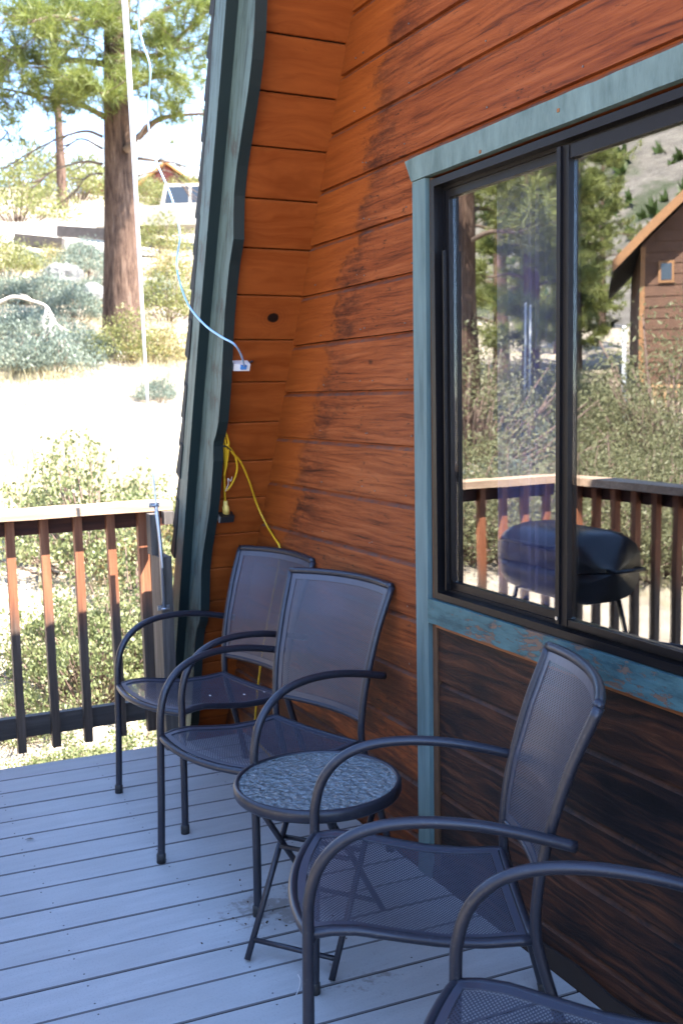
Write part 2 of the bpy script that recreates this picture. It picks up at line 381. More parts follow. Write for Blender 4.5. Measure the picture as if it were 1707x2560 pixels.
leafy('sage_leaf', (0.070, 0.095, 0.078), (0.140, 0.170, 0.130), (0.25, 0.27, 0.20))
leafy('dry_leaf', (0.17, 0.14, 0.055), (0.26, 0.21, 0.085), (0.36, 0.30, 0.14))
leafy('bitter_leaf', (0.085, 0.10, 0.030), (0.15, 0.155, 0.045), (0.23, 0.21, 0.075))
leafy('dry_grass', (0.26, 0.22, 0.12), (0.38, 0.33, 0.19), (0.50, 0.44, 0.28))
plain('granite', (0.17, 0.165, 0.16), 0.9, 0, 0.4, 5.0, 0.5)
plain('tie_timber', (0.085, 0.068, 0.058), 0.9, 0, 0.5, 7.0, 0.4)
plain('road_gravel', (0.40, 0.36, 0.31), 0.95, 0, 0.2, 3.0, 0.3)
plain('truck_paint', (0.42, 0.36, 0.28), 0.35)
plain('truck_glass', (0.030, 0.035, 0.04), 0.08, 0, 0.1, 5, 0, 0.6)
plain('tyre', (0.02, 0.02, 0.02), 0.85)
plain('chrome', (0.60, 0.60, 0.60), 0.2, 0.9)
plain('lamp_glass', (0.65, 0.65, 0.62), 0.15)
plain('red_siding', (0.13, 0.030, 0.024), 0.8, 0, 0.3)
plain('orange_fascia', (0.40, 0.18, 0.055), 0.7)
plain('metal_roof', (0.45, 0.50, 0.52), 0.4, 0.3)
plain('solar_panel', (0.22, 0.27, 0.30), 0.3, 0.2)
plain('brown_siding', (0.088, 0.041, 0.021), 0.8, 0, 0.35, 4.0)
plain('house_trim', (0.21, 0.10, 0.036), 0.7)
plain('house_glass', (0.03, 0.035, 0.04), 0.1)
plain('stair_wood', (0.42, 0.24, 0.12), 0.75)
plain('leaf_litter', (0.07, 0.040, 0.025), 0.8)

# ------------------------------------------------------------------ mesh helpers
def link(o): COL.objects.link(o); return o
def tag(o, label=None, cat=None, group=None, kind=None):
    if label: o['label'] = label
    if cat: o['category'] = cat
    if group: o['group'] = group
    if kind: o['kind'] = kind
    return o
def thing(name, loc, label, cat, group=None, rz=0.0):
    o = link(bpy.data.objects.new(name, None)); o.location = tuple(float(v) for v in loc); o.rotation_euler = (0, 0, rz); o.empty_display_size = 0.2
    return tag(o, label, cat, group)
class MB:
    def __init__(self): self.v = []; self.f = []; self.mi = []; self.n = 0
    def add(self, V, F, mi=0):
        V = np.asarray(V, float).reshape(-1, 3); b = self.n
        self.v.append(V); self.n += len(V)
        for f in F: self.f.append(tuple(int(i) + b for i in f)); self.mi.append(mi)
        return self
    def box(self, lo, hi, mi=0):
        x0, y0, z0 = lo; x1, y1, z1 = hi
        return self.add([(x0, y0, z0), (x1, y0, z0), (x1, y1, z0), (x0, y1, z0), (x0, y0, z1), (x1, y0, z1), (x1, y1, z1), (x0, y1, z1)],
                        [(0, 3, 2, 1), (4, 5, 6, 7), (0, 1, 5, 4), (1, 2, 6, 5), (2, 3, 7, 6), (3, 0, 4, 7)], mi)
    def obox(self, c, ax, ay, az, hx, hy, hz, mi=0):
        c, ax, ay, az = (np.asarray(q, float) for q in (c, ax, ay, az))
        V = [c + sx * hx * ax + sy * hy * ay + sz * hz * az for sz in (-1, 1) for sx, sy in ((-1, -1), (1, -1), (1, 1), (-1, 1))]
        return self.add(V, [(0, 3, 2, 1), (4, 5, 6, 7), (0, 1, 5, 4), (1, 2, 6, 5), (2, 3, 7, 6), (3, 0, 4, 7)], mi)
    def beam(self, a, b, w, h, up=(0, 0, 1)):
        a, b = np.asarray(a, float), np.asarray(b, float); t = b - a; L = np.linalg.norm(t); t /= L
        s = np.cross(t, np.asarray(up, float)); s /= np.linalg.norm(s); u = np.cross(s, t)
        return self.obox((a + b) / 2, t, s, u, L / 2, w / 2, h / 2)
    def tube(self, path, r, sides=10, caps=True, mi=0, closed=False):
        P = np.asarray(path, float); n = len(P); rr = np.full(n, r) if np.isscalar(r) else np.asarray(r, float)
        if closed: T = np.roll(P, -1, 0) - np.roll(P, 1, 0)
        else: T = np.gradient(P, axis=0)
        T /= np.linalg.norm(T, axis=1)[:, None] + 1e-12
        ref = np.array([0, 0, 1.0]) if abs(T[0][2]) < 0.9 else np.array([1.0, 0, 0])
        u = np.cross(T[0], ref); u /= np.linalg.norm(u)
        ang = np.linspace(0, 2 * np.pi, sides, endpoint=False); V = []
        for i in range(n):
            u = u - T[i] * (u @ T[i]); u /= np.linalg.norm(u); w = np.cross(T[i], u)
            V.append(P[i] + rr[i] * (np.cos(ang)[:, None] * u + np.sin(ang)[:, None] * w))
        V = np.concatenate(V); F = []
        for i in range(n if closed else n - 1):
            i2 = (i + 1) % n
            for k in range(sides):
                k2 = (k + 1) % sides
                F.append((i * sides + k, i * sides + k2, i2 * sides + k2, i2 * sides + k))
        if caps and not closed:
            F.append(tuple(range(sides))[::-1]); F.append(tuple((n - 1) * sides + k for k in range(sides)))
        return self.add(V, F, mi)
    def lathe(self, prof, c=(0, 0, 0), sides=24, mi=0):
        c = np.asarray(c, float); ang = np.linspace(0, 2 * np.pi, sides, endpoint=False); V = []; F = []
        for r, z in prof: V += [c + (r * math.cos(a), r * math.sin(a), z) for a in ang]
        for i in range(len(prof) - 1):
            for k in range(sides):
                k2 = (k + 1) % sides; F.append((i * sides + k, i * sides + k2, (i + 1) * sides + k2, (i + 1) * sides + k))
        return self.add(V, F, mi)
    def mesh(self, name, smooth=False):
        me = bpy.data.meshes.new(name); V = np.concatenate(self.v)
        me.from_pydata(V.tolist(), [], self.f)
        if any(self.mi): me.polygons.foreach_set('material_index', self.mi)
        if smooth: me.polygons.foreach_set('use_smooth', [True] * len(self.f))
        me.update(); return me
    def build(self, name, mats, parent=None, smooth=False, world=True):
        """links ONE mesh object; world=True: the points are world points"""
        if parent is not None and world:
            off = np.array(origin(parent)); self.v = [q - off for q in self.v]
        me = self.mesh(name, smooth)
        for mm in ([mats] if isinstance(mats, str) else mats): me.materials.append(M[mm])
        o = link(bpy.data.objects.new(name, me))
        if parent is not None: o.parent = parent
        if smooth == 'auto' or smooth is True:
            pass
        return o
def origin(o):
    p = np.array(o.location)
    while o.parent is not None: o = o.parent; p = p + np.array(o.location)
    return p
def tri_mesh(name, V, F, mat):
    """fast path for many faces of equal size"""
    me = bpy.data.meshes.new(name); V = np.asarray(V, np.float32); F = np.asarray(F, np.int32); k = F.shape[1]
    me.vertices.add(len(V)); me.vertices.foreach_set('co', V.ravel())
    me.loops.add(F.size); me.loops.foreach_set('vertex_index', F.ravel())
    me.polygons.add(len(F)); me.polygons.foreach_set('loop_start', np.arange(0, F.size, k, dtype=np.int32))
    me.update(calc_edges=True); me.materials.append(M[mat]); return me
def mesh_obj(name, me, parent=None):
    o = link(bpy.data.objects.new(name, me)); o.parent = parent; return o
def spline(pts, n=8):
    P = np.asarray(pts, float); Q = np.vstack([2 * P[0] - P[1], P, 2 * P[-1] - P[-2]]); out = []
    for i in range(1, len(Q) - 2):
        for t in np.linspace(0, 1, n, endpoint=False):
            a, b, c, d = Q[i - 1], Q[i], Q[i + 1], Q[i + 2]
            out.append(0.5 * (2 * b + (c - a) * t + (2 * a - 5 * b + 4 * c - d) * t * t + (3 * b - a - 3 * c + d) * t ** 3))
    out.append(P[-1]); return np.array(out)
def copy_tree(o, parent=None):
    c = o.copy(); COL.objects.link(c); c.parent = parent
    for ch in list(o.children): copy_tree(ch, c)
    return c

# ================================================================== THE SETTING
def sstep(t, a, b):
    t = np.clip((t - a) / (b - a), 0, 1); return t * t * (3 - 2 * t)
def ground_z(x, y):
    x = np.asarray(x, float); y = np.asarray(y, float)
    a = np.maximum(0, -x - 5.2); A = 0.52 + 0.48 * sstep(y, -13, -1.5)
    rise = 0.268 * np.minimum(a, 46) + 0.10 * np.maximum(0, a - 46)
    h = -0.75 + rise * A
    h += 0.05 * np.sin(x * 1.3 + 0.7 * y) * sstep(a, 0, 3) + 0.07 * np.sin(y * 0.9 - 0.4 * x) * sstep(a, 0, 3)
    return h
def to_ground(px, py, tmax=120.0):
    d = ray(px, py); t = 4.0
    while t < tmax:
        q = CAM + d * t
        if q[2] < ground_z(q[0], q[1]): break
        t += 0.03
    q = CAM + d * t; q[2] = float(ground_z(q[0], q[1])); return q
tt = np.linspace(-1, 1, 221); cx = np.sign(tt) * np.abs(tt) ** 2.6 * 420
gx, gy = np.meshgrid(cx - 6, cx - 3, indexing='ij')
gz = ground_z(gx, gy)
n = len(tt); idx = np.arange(n * n).reshape(n, n)
quads = np.stack([idx[:-1, :-1], idx[1:, :-1], idx[1:, 1:], idx[:-1, 1:]], -1).reshape(-1, 4)
g = mesh_obj('ground', tri_mesh('ground', np.stack([gx, gy, gz], -1).reshape(-1, 3), quads, 'soil'))
g.data.polygons.foreach_set('use_smooth', [True] * len(g.data.polygons)); tag(g, kind='structure')
# rocky mountainside across the valley, seen only mirrored in the window
mu, mv = np.meshgrid(np.linspace(0, 1, 90), np.linspace(0, 1, 40), indexing='ij')
mx_, my_ = -330 + mu * 420, -95 - mv * 170
mz_ = 3 + mv ** 0.9 * 150 * (0.75 + 0.25 * np.sin(mu * 9)) + 5 * np.sin(mu * 41 + mv * 9) * mv + 3 * np.sin(mu * 83 - mv * 31) * mv + rng.normal(0, 0.9, mu.shape) * mv
mid = np.arange(90 * 40).reshape(90, 40)
mq = np.stack([mid[:-1, :-1], mid[1:, :-1], mid[1:, 1:], mid[:-1, 1:]], -1).reshape(-1, 4)
mo = mesh_obj('mountainside', tri_mesh('mountainside', np.stack([mx_, my_, mz_], -1).reshape(-1, 3), mq, 'mountain_rock')); tag(mo, kind='structure')

# ------------------------------------------------------------------ deck
TH = R_(3.914); DB = np.array([math.sin(TH), math.cos(TH), 0]); DN = np.array([math.cos(TH), -math.sin(TH), 0])
PITCH_B, LINE0 = 0.1432, -2.3304
DECK_Y0, DECK_Y1 = -1.84, -0.012
deck = MB(); deck.beam((-4.17, -1.9, -0.13), (2.0, -1.9, -0.13), 0.04, 0.19); deck.beam((-4.18, -1.88, -0.13), (-4.11, -0.02, -0.13), 0.04, 0.19)
for yy in (-1.5, -1.1, -0.7, -0.3): deck.beam((-4.1, yy, -0.125), (2.0, yy, -0.125), 0.04, 0.17)
deck = tag(deck.build('deck', 'bare_brown_wood'), kind='structure')
screws = MB()
for k in range(-13, 30):
    a0 = LINE0 + k * PITCH_B + 0.0026; a1 = LINE0 + (k + 1) * PITCH_B - 0.0026
    zt = random.uniform(-0.0008, 0.0008); b = MB(); V = []
    def row(al, z, y):
        # point on the board at across-position al and given world y
        tpar = (y + al * math.sin(TH)) / math.cos(TH); q = DN * al + DB * tpar; return (q[0], y, z)
    prof = [(a0, -0.025), (a0, zt - 0.003), (a0 + 0.003, zt), (a1 - 0.003, zt), (a1, zt - 0.003), (a1, -0.025)]
    for yy in (DECK_Y0 + random.uniform(-.004, .004), DECK_Y1): V += [row(al, z, yy) for al, z in prof]
    F = [(i, i + 1, i + 7, i + 6) for i in range(5)] + [(5, 0, 6, 11), (0, 5, 4, 3, 2, 1), (6, 7, 8, 9, 10, 11)]
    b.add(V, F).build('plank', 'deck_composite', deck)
    for yy in (-1.5, -1.1, -0.7, -0.3):
        for fr_ in (0.17, 0.83):
            q = row(a0 + (a1 - a0) * fr_ + random.uniform(-.004, .004), zt, yy + random.uniform(-.012, .012))
            screws.lathe([(0.0027, 0.0), (0.0027, 0.0006), (0.0001, 0.0006)], q, 6)
tag(screws.build('deck_screw', 'deck_screw', deck), kind='stuff')

# ------------------------------------------------------------------ the A-frame cabin
HALF = 3.65
BASE_X = P0[0] - P0[2] * DS[0] / DS[2]                 # corner line at deck level
RIDGE_X = BASE_X + HALF; RIDGE_Z = HALF * DS[2] / DS[0]; S_TOP = (RIDGE_Z - P0[2]) / DS[2]
cabin = thing('a_frame_cabin', (BASE_X, 0, 0), 'orange-stained wooden A-frame cabin with teal-trimmed sliding window and dark green barge boards', 'cabin')
def roof_pt(s, u, y): q = P0 + DS * s + NS * u; return (q[0], y, q[2])
def corner_x(z): return P0[0] + (z - P0[2]) * DS[0] / DS[2]
def right_x(z): return 2 * RIDGE_X - corner_x(z)
wall = MB()                                             # dark sheathing behind the boards
for (x0, x1, z0, z1) in ((None, -2.60, -0.65, 2.115), (-2.60, None, -0.2, 0.815), (-1.02, None, 0.815, 2.115), (None, None, 2.115, RIDGE_Z - 0.06)):
    xa0 = corner_x(z0) if x0 is None else x0; xa1 = corner_x(z1) if x0 is None else x0
    xb0 = right_x(z0) if x1 is None else x1; xb1 = right_x(z1) if x1 is None else x1
    V = [(xa0, 0.024, z0), (xb0, 0.024, z0), (xb1, 0.024, z1), (xa1, 0.024, z1)]
    wall.add(V + [(q[0], 0.10, q[2]) for q in V], [(0, 1, 2, 3), (7, 6, 5, 4), (0, 4, 5, 1), (1, 5, 6, 2), (2, 6, 7, 3), (3, 7, 4, 0)])
wall = wall.build('gable_wall', 'backing_dark', cabin)
def siding_board(x0, x1, zb, zt, mat, fill_top=False):
    """one board of drop siding: square lower edge, coved top; x0/x1 None: cut to the roof slope"""
    dy = random.uniform(-0.0012, 0.0012); h = zt - zb
    prof = [(0.0235, zb + 0.001), (0.0 + dy, zb + 0.001), (0.0 + dy, zt - 0.0175), (0.003 + dy, zt - 0.0145), (0.009, zt - 0.0075), (0.0115, zt - 0.001), (0.0235, zt - 0.001)]
    if fill_top or h < 0.06: prof = [(0.0235, zb + 0.001), (0.0 + dy, zb + 0.001), (0.0 + dy, zt - 0.001), (0.0235, zt - 0.001)]
    NSEG = 7; V = []; npf = len(prof)
    for i in range(NSEG + 1):
        t = i / NSEG; jz = random.uniform(-0.0012, 0.0012); jy = random.uniform(-0.0006, 0.0006)
        for (y, z) in prof:
            xa = corner_x(z) - 0.012 if x0 is None else x0; xb = right_x(z) + 0.012 if x1 is None else x1
            edge = (y < 0.012)
            V.append((xa + (xb - xa) * t, y + (jy if edge else 0), z + (jz if edge and z < zb + 0.01 else 0)))
    F = []
    for i in range(NSEG):
        for k in range(npf):
            k2 = (k + 1) % npf; F.append((i * npf + k, (i + 1) * npf + k, (i + 1) * npf + k2, i * npf + k2))
    F.append(tuple(range(npf))); F.append(tuple(NSEG * npf + k for k in range(npf))[::-1])
    return MB().add(V, F).build('siding_board', mat, wall)
LINES = [-0.60, -0.425, -0.25, -0.075, 0.10, 0.275, 0.448, 0.627, 0.805, 0.982, 1.160, 1.3415, 1.5155, 1.690, 1.864, 2.034, 2.210]
for zb, zt in zip(LINES[:-1], LINES[1:]): siding_board(None, -2.650, zb, zt, 'stained_siding')
siding_board(-2.648, None, 2.118, 2.210, 'stained_siding')
zz = [2.210, 2.383, 2.550]
while zz[-1] < RIDGE_Z - 0.25: zz.append(zz[-1] + 0.1735)
for zb, zt in zip(zz[:-1], zz[1:]): siding_board(None, None, zb, zt, 'stained_siding')
RL = [-0.060, 0.115, 0.290, 0.462, 0.639, 0.803]
for i, (zb, zt) in enumerate(zip(RL[:-1], RL[1:])): siding_board(-2.566, None, zb, zt, 'dark_siding', fill_top=(i == 4))
for zb, zt in zip(LINES[8:-1], LINES[9:]): siding_board(-0.93, None, zb, zt, 'stained_siding')
nails = MB()
for z in LINES[7:-1] + zz[:3]:
    for x in (-3.35, -3.02, -2.98, -2.72, -2.3, -1.9):
        if z < 2.1 and x > -2.66: continue
        if corner_x(z) + 0.1 > x: continue
        nails.obox((x + random.uniform(-.03, .03), -0.0016, z + 0.028 + random.uniform(-.006, .006)), (1, 0, 0), (0, 1, 0), (0, 0, 1), 0.0019, 0.0012, 0.0019)
tag(nails.build('nail_head', 'nail_steel', wall), kind='stuff')

# roof: deck slab, soffit planks, barge board, trim and shingle courses
YF = lambda s: -0.254 - 0.048 * s
S0 = -1.75
rf = MB()
for side in (0, 1):
    V = []
    for s, u in ((S0, 0.022), (S_TOP - 0.02, 0.022), (S_TOP + 0.05, 0.20), (S0, 0.20)):
        for y in (YF(s) + 0.041, 7.0):
            q = list(roof_pt(s, u, y))
            if side: q[0] = 2 * RIDGE_X - q[0]
            V.append(q)
    F = [(0, 2, 3, 1), (4, 6, 7, 5), (2, 4, 5, 3), (6, 0, 1, 7), (0, 6, 4, 2), (1, 3, 5, 7)]
    rf.add(V, F if not side else [f[::-1] for f in F])
roof = rf.build('roof', 'backing_dark', cabin)
def s_of_z(z): return (z - P0[2]) / DS[2]
for kk in range(-28, 22):
    s1 = s_of_z(2.6365 - 0.1545 * kk) - 0.0025; s0 = s_of_z(2.6365 - 0.1545 * (kk + 1)) + 0.0025
    if s1 > S_TOP or s0 < S0: continue
    du = random.uniform(-0.0015, 0.0015); V = []
    for yf, g in ((0, 0), (1, 0)):
        for s, u in ((s0, 0.021), (s0, 0.004 + du), (s0 + 0.004, du), (s1 - 0.004, du), (s1, 0.004 + du), (s1, 0.021)):
            V.append(roof_pt(s, u, YF(s) + 0.041 if yf == 0 else 0.02))
    F = [(i, i + 1, i + 7, i + 6) for i in range(5)] + [(5, 0, 6, 11), (0, 5, 4, 3, 2, 1), (6, 7, 8, 9, 10, 11)]
    MB().add(V, F).build('soffit_board', 'soffit_wood', roof)
SC = np.array([(-1.20, .030), (-1.04, .060), (-.80, .040), (-.60, .020), (-.52, .026), (-.46, .050), (-.40, .053), (-.30, .034), (-.21, .018), (-.12, .020), (-.03, .032), (.08, .046), (.156, .050), (.26, .046), (.33, .042), (.385, .028), (.405, .027), (.45, .044), (.51, .058), (.60, .056), (.68, .052), (.76, .040), (.84, .030), (.93, .022), (1.01, .021), (1.117, .024), (1.18, .036), (1.21, .040), (1.28, .022), (1.354, .008), (1.444, .010), (1.53, .024), (1.617, .038), (1.704, .052), (1.79, .058), (1.875, .056), (1.957, .040)])
def scallop(s):
    if s <= 1.957: return float(np.interp(s, SC[:, 0], SC[:, 1]))
    return float(np.interp(1.21 + (s - 1.957) % 0.747, SC[:, 0], SC[:, 1]))
ss = np.arange(S0, S_TOP, 0.02)
V = []; 
for s in ss:
    p = scallop(s); yf = YF(s)
    V += [roof_pt(s, -p, yf), roof_pt(s, 0.205, yf), roof_pt(s, 0.205, yf + 0.04), roof_pt(s, -p, yf + 0.04)]
b = MB(); NN = len(ss)
b.add(V, [(4 * i, 4 * i + 4, 4 * i + 5, 4 * i + 1) for i in range(NN - 1)], 0)
V2 = V; bq = [(4 * i + a, 4 * i + c, 4 * i + 4 + c, 4 * i + 4 + a) for i in range(NN - 1) for a, c in ((3, 0), (2, 3), (1, 2))]
for f in bq: b.f.append(f); b.mi.append(1)
b.f.append((0, 1, 2, 3)); b.mi.append(1)
b.build('barge_board', ['barge_face_paint', 'barge_edge_paint'], cabin)
V = []
for s in ss:
    yf = YF(s); j = 0.004 * math.sin(s * 7.0) + 0.002 * math.sin(s * 23)
    lo = 0.112 + 0.010 * math.sin(s * 2.2 + 0.5); hi = 0.204 + j
    V += [roof_pt(s, lo, yf - 0.041), roof_pt(s, hi, yf - 0.041), roof_pt(s, hi, yf - 0.0005), roof_pt(s, lo, yf - 0.0005)]
b = MB(); b.add(V, [(4 * i, 4 * i + 4, 4 * i + 5, 4 * i + 1) for i in range(NN - 1)], 0)
for f in bq + [(0, 1, 2, 3)]: b.f.append(f); b.mi.append(1)
b.build('barge_trim', ['barge_face_paint', 'barge_edge_paint'], cabin)
s = S0 + 1.45
while s < S_TOP:
    V = []; j = random.uniform(-0.006, 0.006); L = 0.16
    for (a, u0, u1) in ((s, 0.206, 0.254 + random.uniform(-.004, .006)), (s + L, 0.203, 0.232)):
        yf = YF(a) - 0.043 + j * .6
        V += [roof_pt(a, u0, yf), roof_pt(a, u1, yf), roof_pt(a, u1, 7.0), roof_pt(a, u0, 7.0)]
    MB().add(V, [(0, 1, 2, 3), (7, 6, 5, 4), (0, 4, 5, 1), (1, 5, 6, 2), (2, 6, 7, 3), (3, 7, 4, 0)]).build('shingle_course', 'shingle_dark', roof)
    s += 0.135
s = S0 + 0.9
while s < S_TOP:
    q0, q1 = roof_pt(s, 0.23, 0), roof_pt(s + 0.6, 0.23, 0); V = []
    for a, du in ((s, 0.035), (min(s + 0.6, S_TOP + 0.1), 0.0)):
        for u, y in ((0.205, YF(a) - 0.05), (0.232 + du, YF(a) - 0.05), (0.232 + du, 7.0), (0.205, 7.0)):
            q = list(roof_pt(a, u, y)); q[0] = 2 * RIDGE_X - q[0]; V.append(q)
    MB().add(V, [(3, 2, 1, 0), (4, 5, 6, 7), (1, 5, 4, 0), (2, 6, 5, 1), (3, 7, 6, 2), (0, 4, 7, 3)]).build('shingle_course', 'shingle_dark', roof)
    s += 0.57
# back wall and room
V = [(BASE_X, 6.9, -0.2), (right_x(0), 6.9, -0.2), (RIDGE_X, 6.9, RIDGE_Z)]
MB().add(V + [(q[0], 7.0, q[2]) for q in V], [(0, 1, 2), (5, 4, 3), (0, 3, 4, 1), (1, 4, 5, 2), (2, 5, 3, 0)]).build('back_wall', 'brown_siding', cabin)
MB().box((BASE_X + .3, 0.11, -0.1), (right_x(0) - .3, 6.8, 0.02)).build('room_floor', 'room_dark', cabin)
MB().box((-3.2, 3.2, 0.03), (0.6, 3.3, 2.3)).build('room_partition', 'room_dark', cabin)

# window
WX0, WX1, WZ0, WZ1 = -2.564, -0.97, 0.893, 2.103
def ring(b, x0, x1, z0, z1, w, y0, y1):
    b.box((x0, y0, z0), (x0 + w, y1, z1)); b.box((x1 - w, y0, z0), (x1, y1, z1))
    b.box((x0 + w, y0, z0), (x1 - w, y1, z0 + w)); b.box((x0 + w, y0, z1 - w), (x1 - w, y1, z1)); return b
wf = MB(); ring(wf, WX0, WX1, WZ0, WZ1, 0.020, -0.016, 0.075)
ring(wf, WX0 + 0.0205, WX1 - 0.0205, WZ0 + 0.0205, WZ1 - 0.0205, 0.010, 0.012, 0.07)
wf.box((WX0 + 0.042, -0.004, WZ0 + 0.031), (WX0 + 0.048, 0.010, WZ1 - 0.20))
window = wf.build('window', 'window_metal', cabin)
sash = ring(MB(), -2.533, -1.993, WZ0 + 0.031, WZ1 - 0.031, 0.022, 0.016, 0.042); sash.box((-2.510, 0.010, WZ0 + 0.061), (-2.507, 0.0155, WZ1 - 0.061))
sash.build('sliding_sash', 'window_metal', window)
mul = MB(); mul.box((-2.004, -0.010, WZ0 + 0.0305), (-1.990, 0.029, WZ1 - 0.0305)); mul.box((-1.9895, -0.004, WZ0 + 0.0305), (-1.966, 0.029, WZ1 - 0.0305))
mul.box((-1.9655, -0.002, WZ0 + 0.0305), (WX1 - 0.031, 0.028, WZ0 + 0.046)); mul.box((-1.9655, -0.002, WZ1 - 0.062), (WX1 - 0.031, 0.028, WZ1 - 0.0305))
mul.build('fixed_frame', 'window_metal', window)
MB().box((-2.510, 0.026, WZ0 + 0.0535), (-2.0155, 0.031, WZ1 - 0.0535)).build('pane', 'window_glass', window)
MB().box((-1.9650, 0.010, WZ0 + 0.047), (WX1 - 0.032, 0.015, WZ1 - 0.063)).build('pane', 'window_glass', window)
scr = MB().lathe([(0.005, 0), (0.005, 0.002), (0.0001, 0.002)], (0, 0, 0), 8)
scr.v = [np.stack([q[:, 0] - 1.997, -0.011 - q[:, 2], q[:, 1] + WZ0 + 0.045], -1) for q in scr.v]; scr.build('screw', 'bolt_steel', window)
# trim boards
def trim_prism(name, pts, y0, y1, mat, rough=0.0):
    pts = [np.array(q, float) for q in pts]; V = [(q[0], y0, q[1]) for q in pts] + [(q[0], y1, q[1]) for q in pts]; k = len(pts)
    F = [tuple(range(k)), tuple(range(k, 2 * k))[::-1]] + [(i, i + k, (i + 1) % k + k, (i + 1) % k) for i in range(k)]
    return MB().add(V, F).build(name, mat, cabin)
def edge_line(x0, x1, z, n, amp):
    return [(x0 + (x1 - x0) * i / n, z + random.uniform(-amp, amp)) for i in range(n + 1)]
trim_prism('head_trim', edge_line(-2.655, -0.90, 2.1165, 20, 0.0008) + edge_line(-0.87, -2.692, 2.182, 26, 0.0022), -0.024, 0.0, 'teal_head_paint')
trim_prism('side_trim', [(-2.667, 0.004)] + [(-2.596 + 0.013 * t + 0.0015 * math.sin(9 * t), 0.004 + t * 2.110) for t in np.linspace(0, 1, 16)] + [(-2.655 - 0.010 * (1 - t) + 0.0012 * math.sin(7 * t), 0.004 + t * 2.110) for t in np.linspace(1, 0.05, 14)], -0.021, 0.0, 'teal_trim_paint')
trim_prism('side_trim', [(-0.965, 0.004), (-0.90, 0.004), (-0.90, 2.114), (-0.965, 2.114)], -0.021, 0.0, 'teal_trim_paint')
trim_prism('jamb_strip', [(-2.5945, 0.004), (-2.567, 0.004), (-2.5655, 2.112), (-2.582, 2.112)], -0.006, 0.02, 'bare_brown_wood')
trim_prism('apron_trim', edge_line(-2.5855, -0.967, 0.817, 30, 0.0018) + edge_line(-0.967, -2.5855, 0.890, 30, 0.0012), -0.026, 0.0, 'teal_peeling_paint')
trim_prism('cleat', [(-2.566, 0.8035), (-0.967, 0.8035), (-0.967, 0.8165), (-2.566, 0.8165)], -0.010, 0.0, 'cleat_wood')
trim_prism('base_board', edge_line(-2.60, 2.8, 0.0, 30, 0.0) + edge_line(2.8, -2.60, 0.050, 40, 0.012), -0.010, -0.0015, 'backing_dark')
nl = MB()
for q in ((-2.30, 2.125), (-1.98, 2.150)): nl.obox((q[0], -0.0245, q[1]), (1, 0, 0), (0, 1, 0), (0, 0, 1), 0.004, 0.0015, 0.004)
tag(nl.build('nail_head', 'rust', cabin), kind='stuff')
# curtain inside
V = []; nx_ = 90
for i in range(nx_ + 1):
    x = -2.41 + 0.31 * i / nx_; y = 0.115 + 0.028 * math.sin(i * 0.42) + 0.012 * math.sin(i * 0.93)
    V += [(x, y, 0.55), (x, y, 2.2), (x, y + 0.004, 2.2), (x, y + 0.004, 0.55)]
cu = MB().add(V, [(4 * i + a, 4 * i + 4 + a, 4 * i + 4 + c, 4 * i + c) for i in range(nx_) for a, c in ((0, 1), (1, 2), (2, 3), (3, 0))])
cu = cu.build('curtain', 'curtain_cloth'); tag(cu, 'pale lilac curtain hanging in folds behind the left window pane', 'curtain')

# ------------------------------------------------------------------ railings
rail = thing('deck_railing', (-4.42, -1.1, 0), 'weathered wooden railing with square balusters along the far end of the deck', 'railing')
XB = -4.40
def wavy_cap(b, x0, x1, y0, y1, z0, z1, axis, n=14):
    V = []
    for i in range(n + 1):
        t = i / n; j = [random.uniform(-.0015, .0015) for _ in range(4)]
        if axis == 'y':
            y = y0 + (y1 - y0) * t; V += [(x0 + j[0], y, z0), (x1 + j[1], y, z0 + j[3]), (x1 + j[1], y, z1 + j[2]), (x0 + j[0], y, z1 + j[2])]
        else:
            x = x0 + (x1 - x0) * t; V += [(x, y0 + j[0], z0), (x, y1 + j[1], z0 + j[3]), (x, y1 + j[1], z1 + j[2]), (x, y0 + j[0], z1 + j[2])]
    F = [(4 * i + a, 4 * i + (a + 1) % 4, 4 * i + 4 + (a + 1) % 4, 4 * i + 4 + a) for i in range(n) for a in range(4)] + [(3, 2, 1, 0), tuple(4 * n + k for k in range(4))]
    if axis == 'y': F = [f[::-1] for f in F]
    return b.add(V, F)
wavy_cap(MB(), -4.466, -4.326, -1.955, -0.262, 1.0145, 1.052, 'y').build('rail_cap', 'rail_cap_wood', rail)
MB().beam((-4.4565, -1.86, 0.976), (-4.4565, -0.255, 0.974), 0.038, 0.074).build('top_rail', 'rail_board', rail)
MB().beam((-4.4565, -1.86, 0.122), (-4.4565, -0.30, 0.098), 0.038, 0.089).build('bottom_rail', 'rail_board_grey', rail)
def baluster(x0, x1, y0, y1, z0, z1, parent, lean=0.0, name='baluster', mat='rail_stained'):
    V = []; nz_ = 6
    for i in range(nz_ + 1):
        t = i / nz_; jx, jy = random.uniform(-.001, .001), random.uniform(-.001, .001) + lean * (1 - t)
        z = z0 + (z1 - z0) * t
        V += [(x0 + jx, y0 + jy, z), (x1 + jx, y0 + jy, z), (x1 + jx, y1 + jy, z), (x0 + jx, y1 + jy, z)]
    F = [(4 * i + a, 4 * i + (a + 1) % 4, 4 * i + 4 + (a + 1) % 4, 4 * i + 4 + a) for i in range(nz_) for a in range(4)] + [(3, 2, 1, 0), tuple(4 * nz_ + k for k in range(4))]
    return MB().add(V, F).build(name, mat, parent)
for i, y in enumerate((-0.962, -0.823, -0.682, -0.540)): baluster(XB - 0.036, XB, y, y + 0.035, 0.008 + random.uniform(-.004, .004), 1.0135, rail, (0.0, 0.007, 0.004, 0.012)[i])
for i in range(1, 7):
    y = -0.962 - 0.1405 * i; baluster(XB - 0.036, XB, y, y + 0.035, 0.008 + random.uniform(-.01, .01), 1.0135, rail)
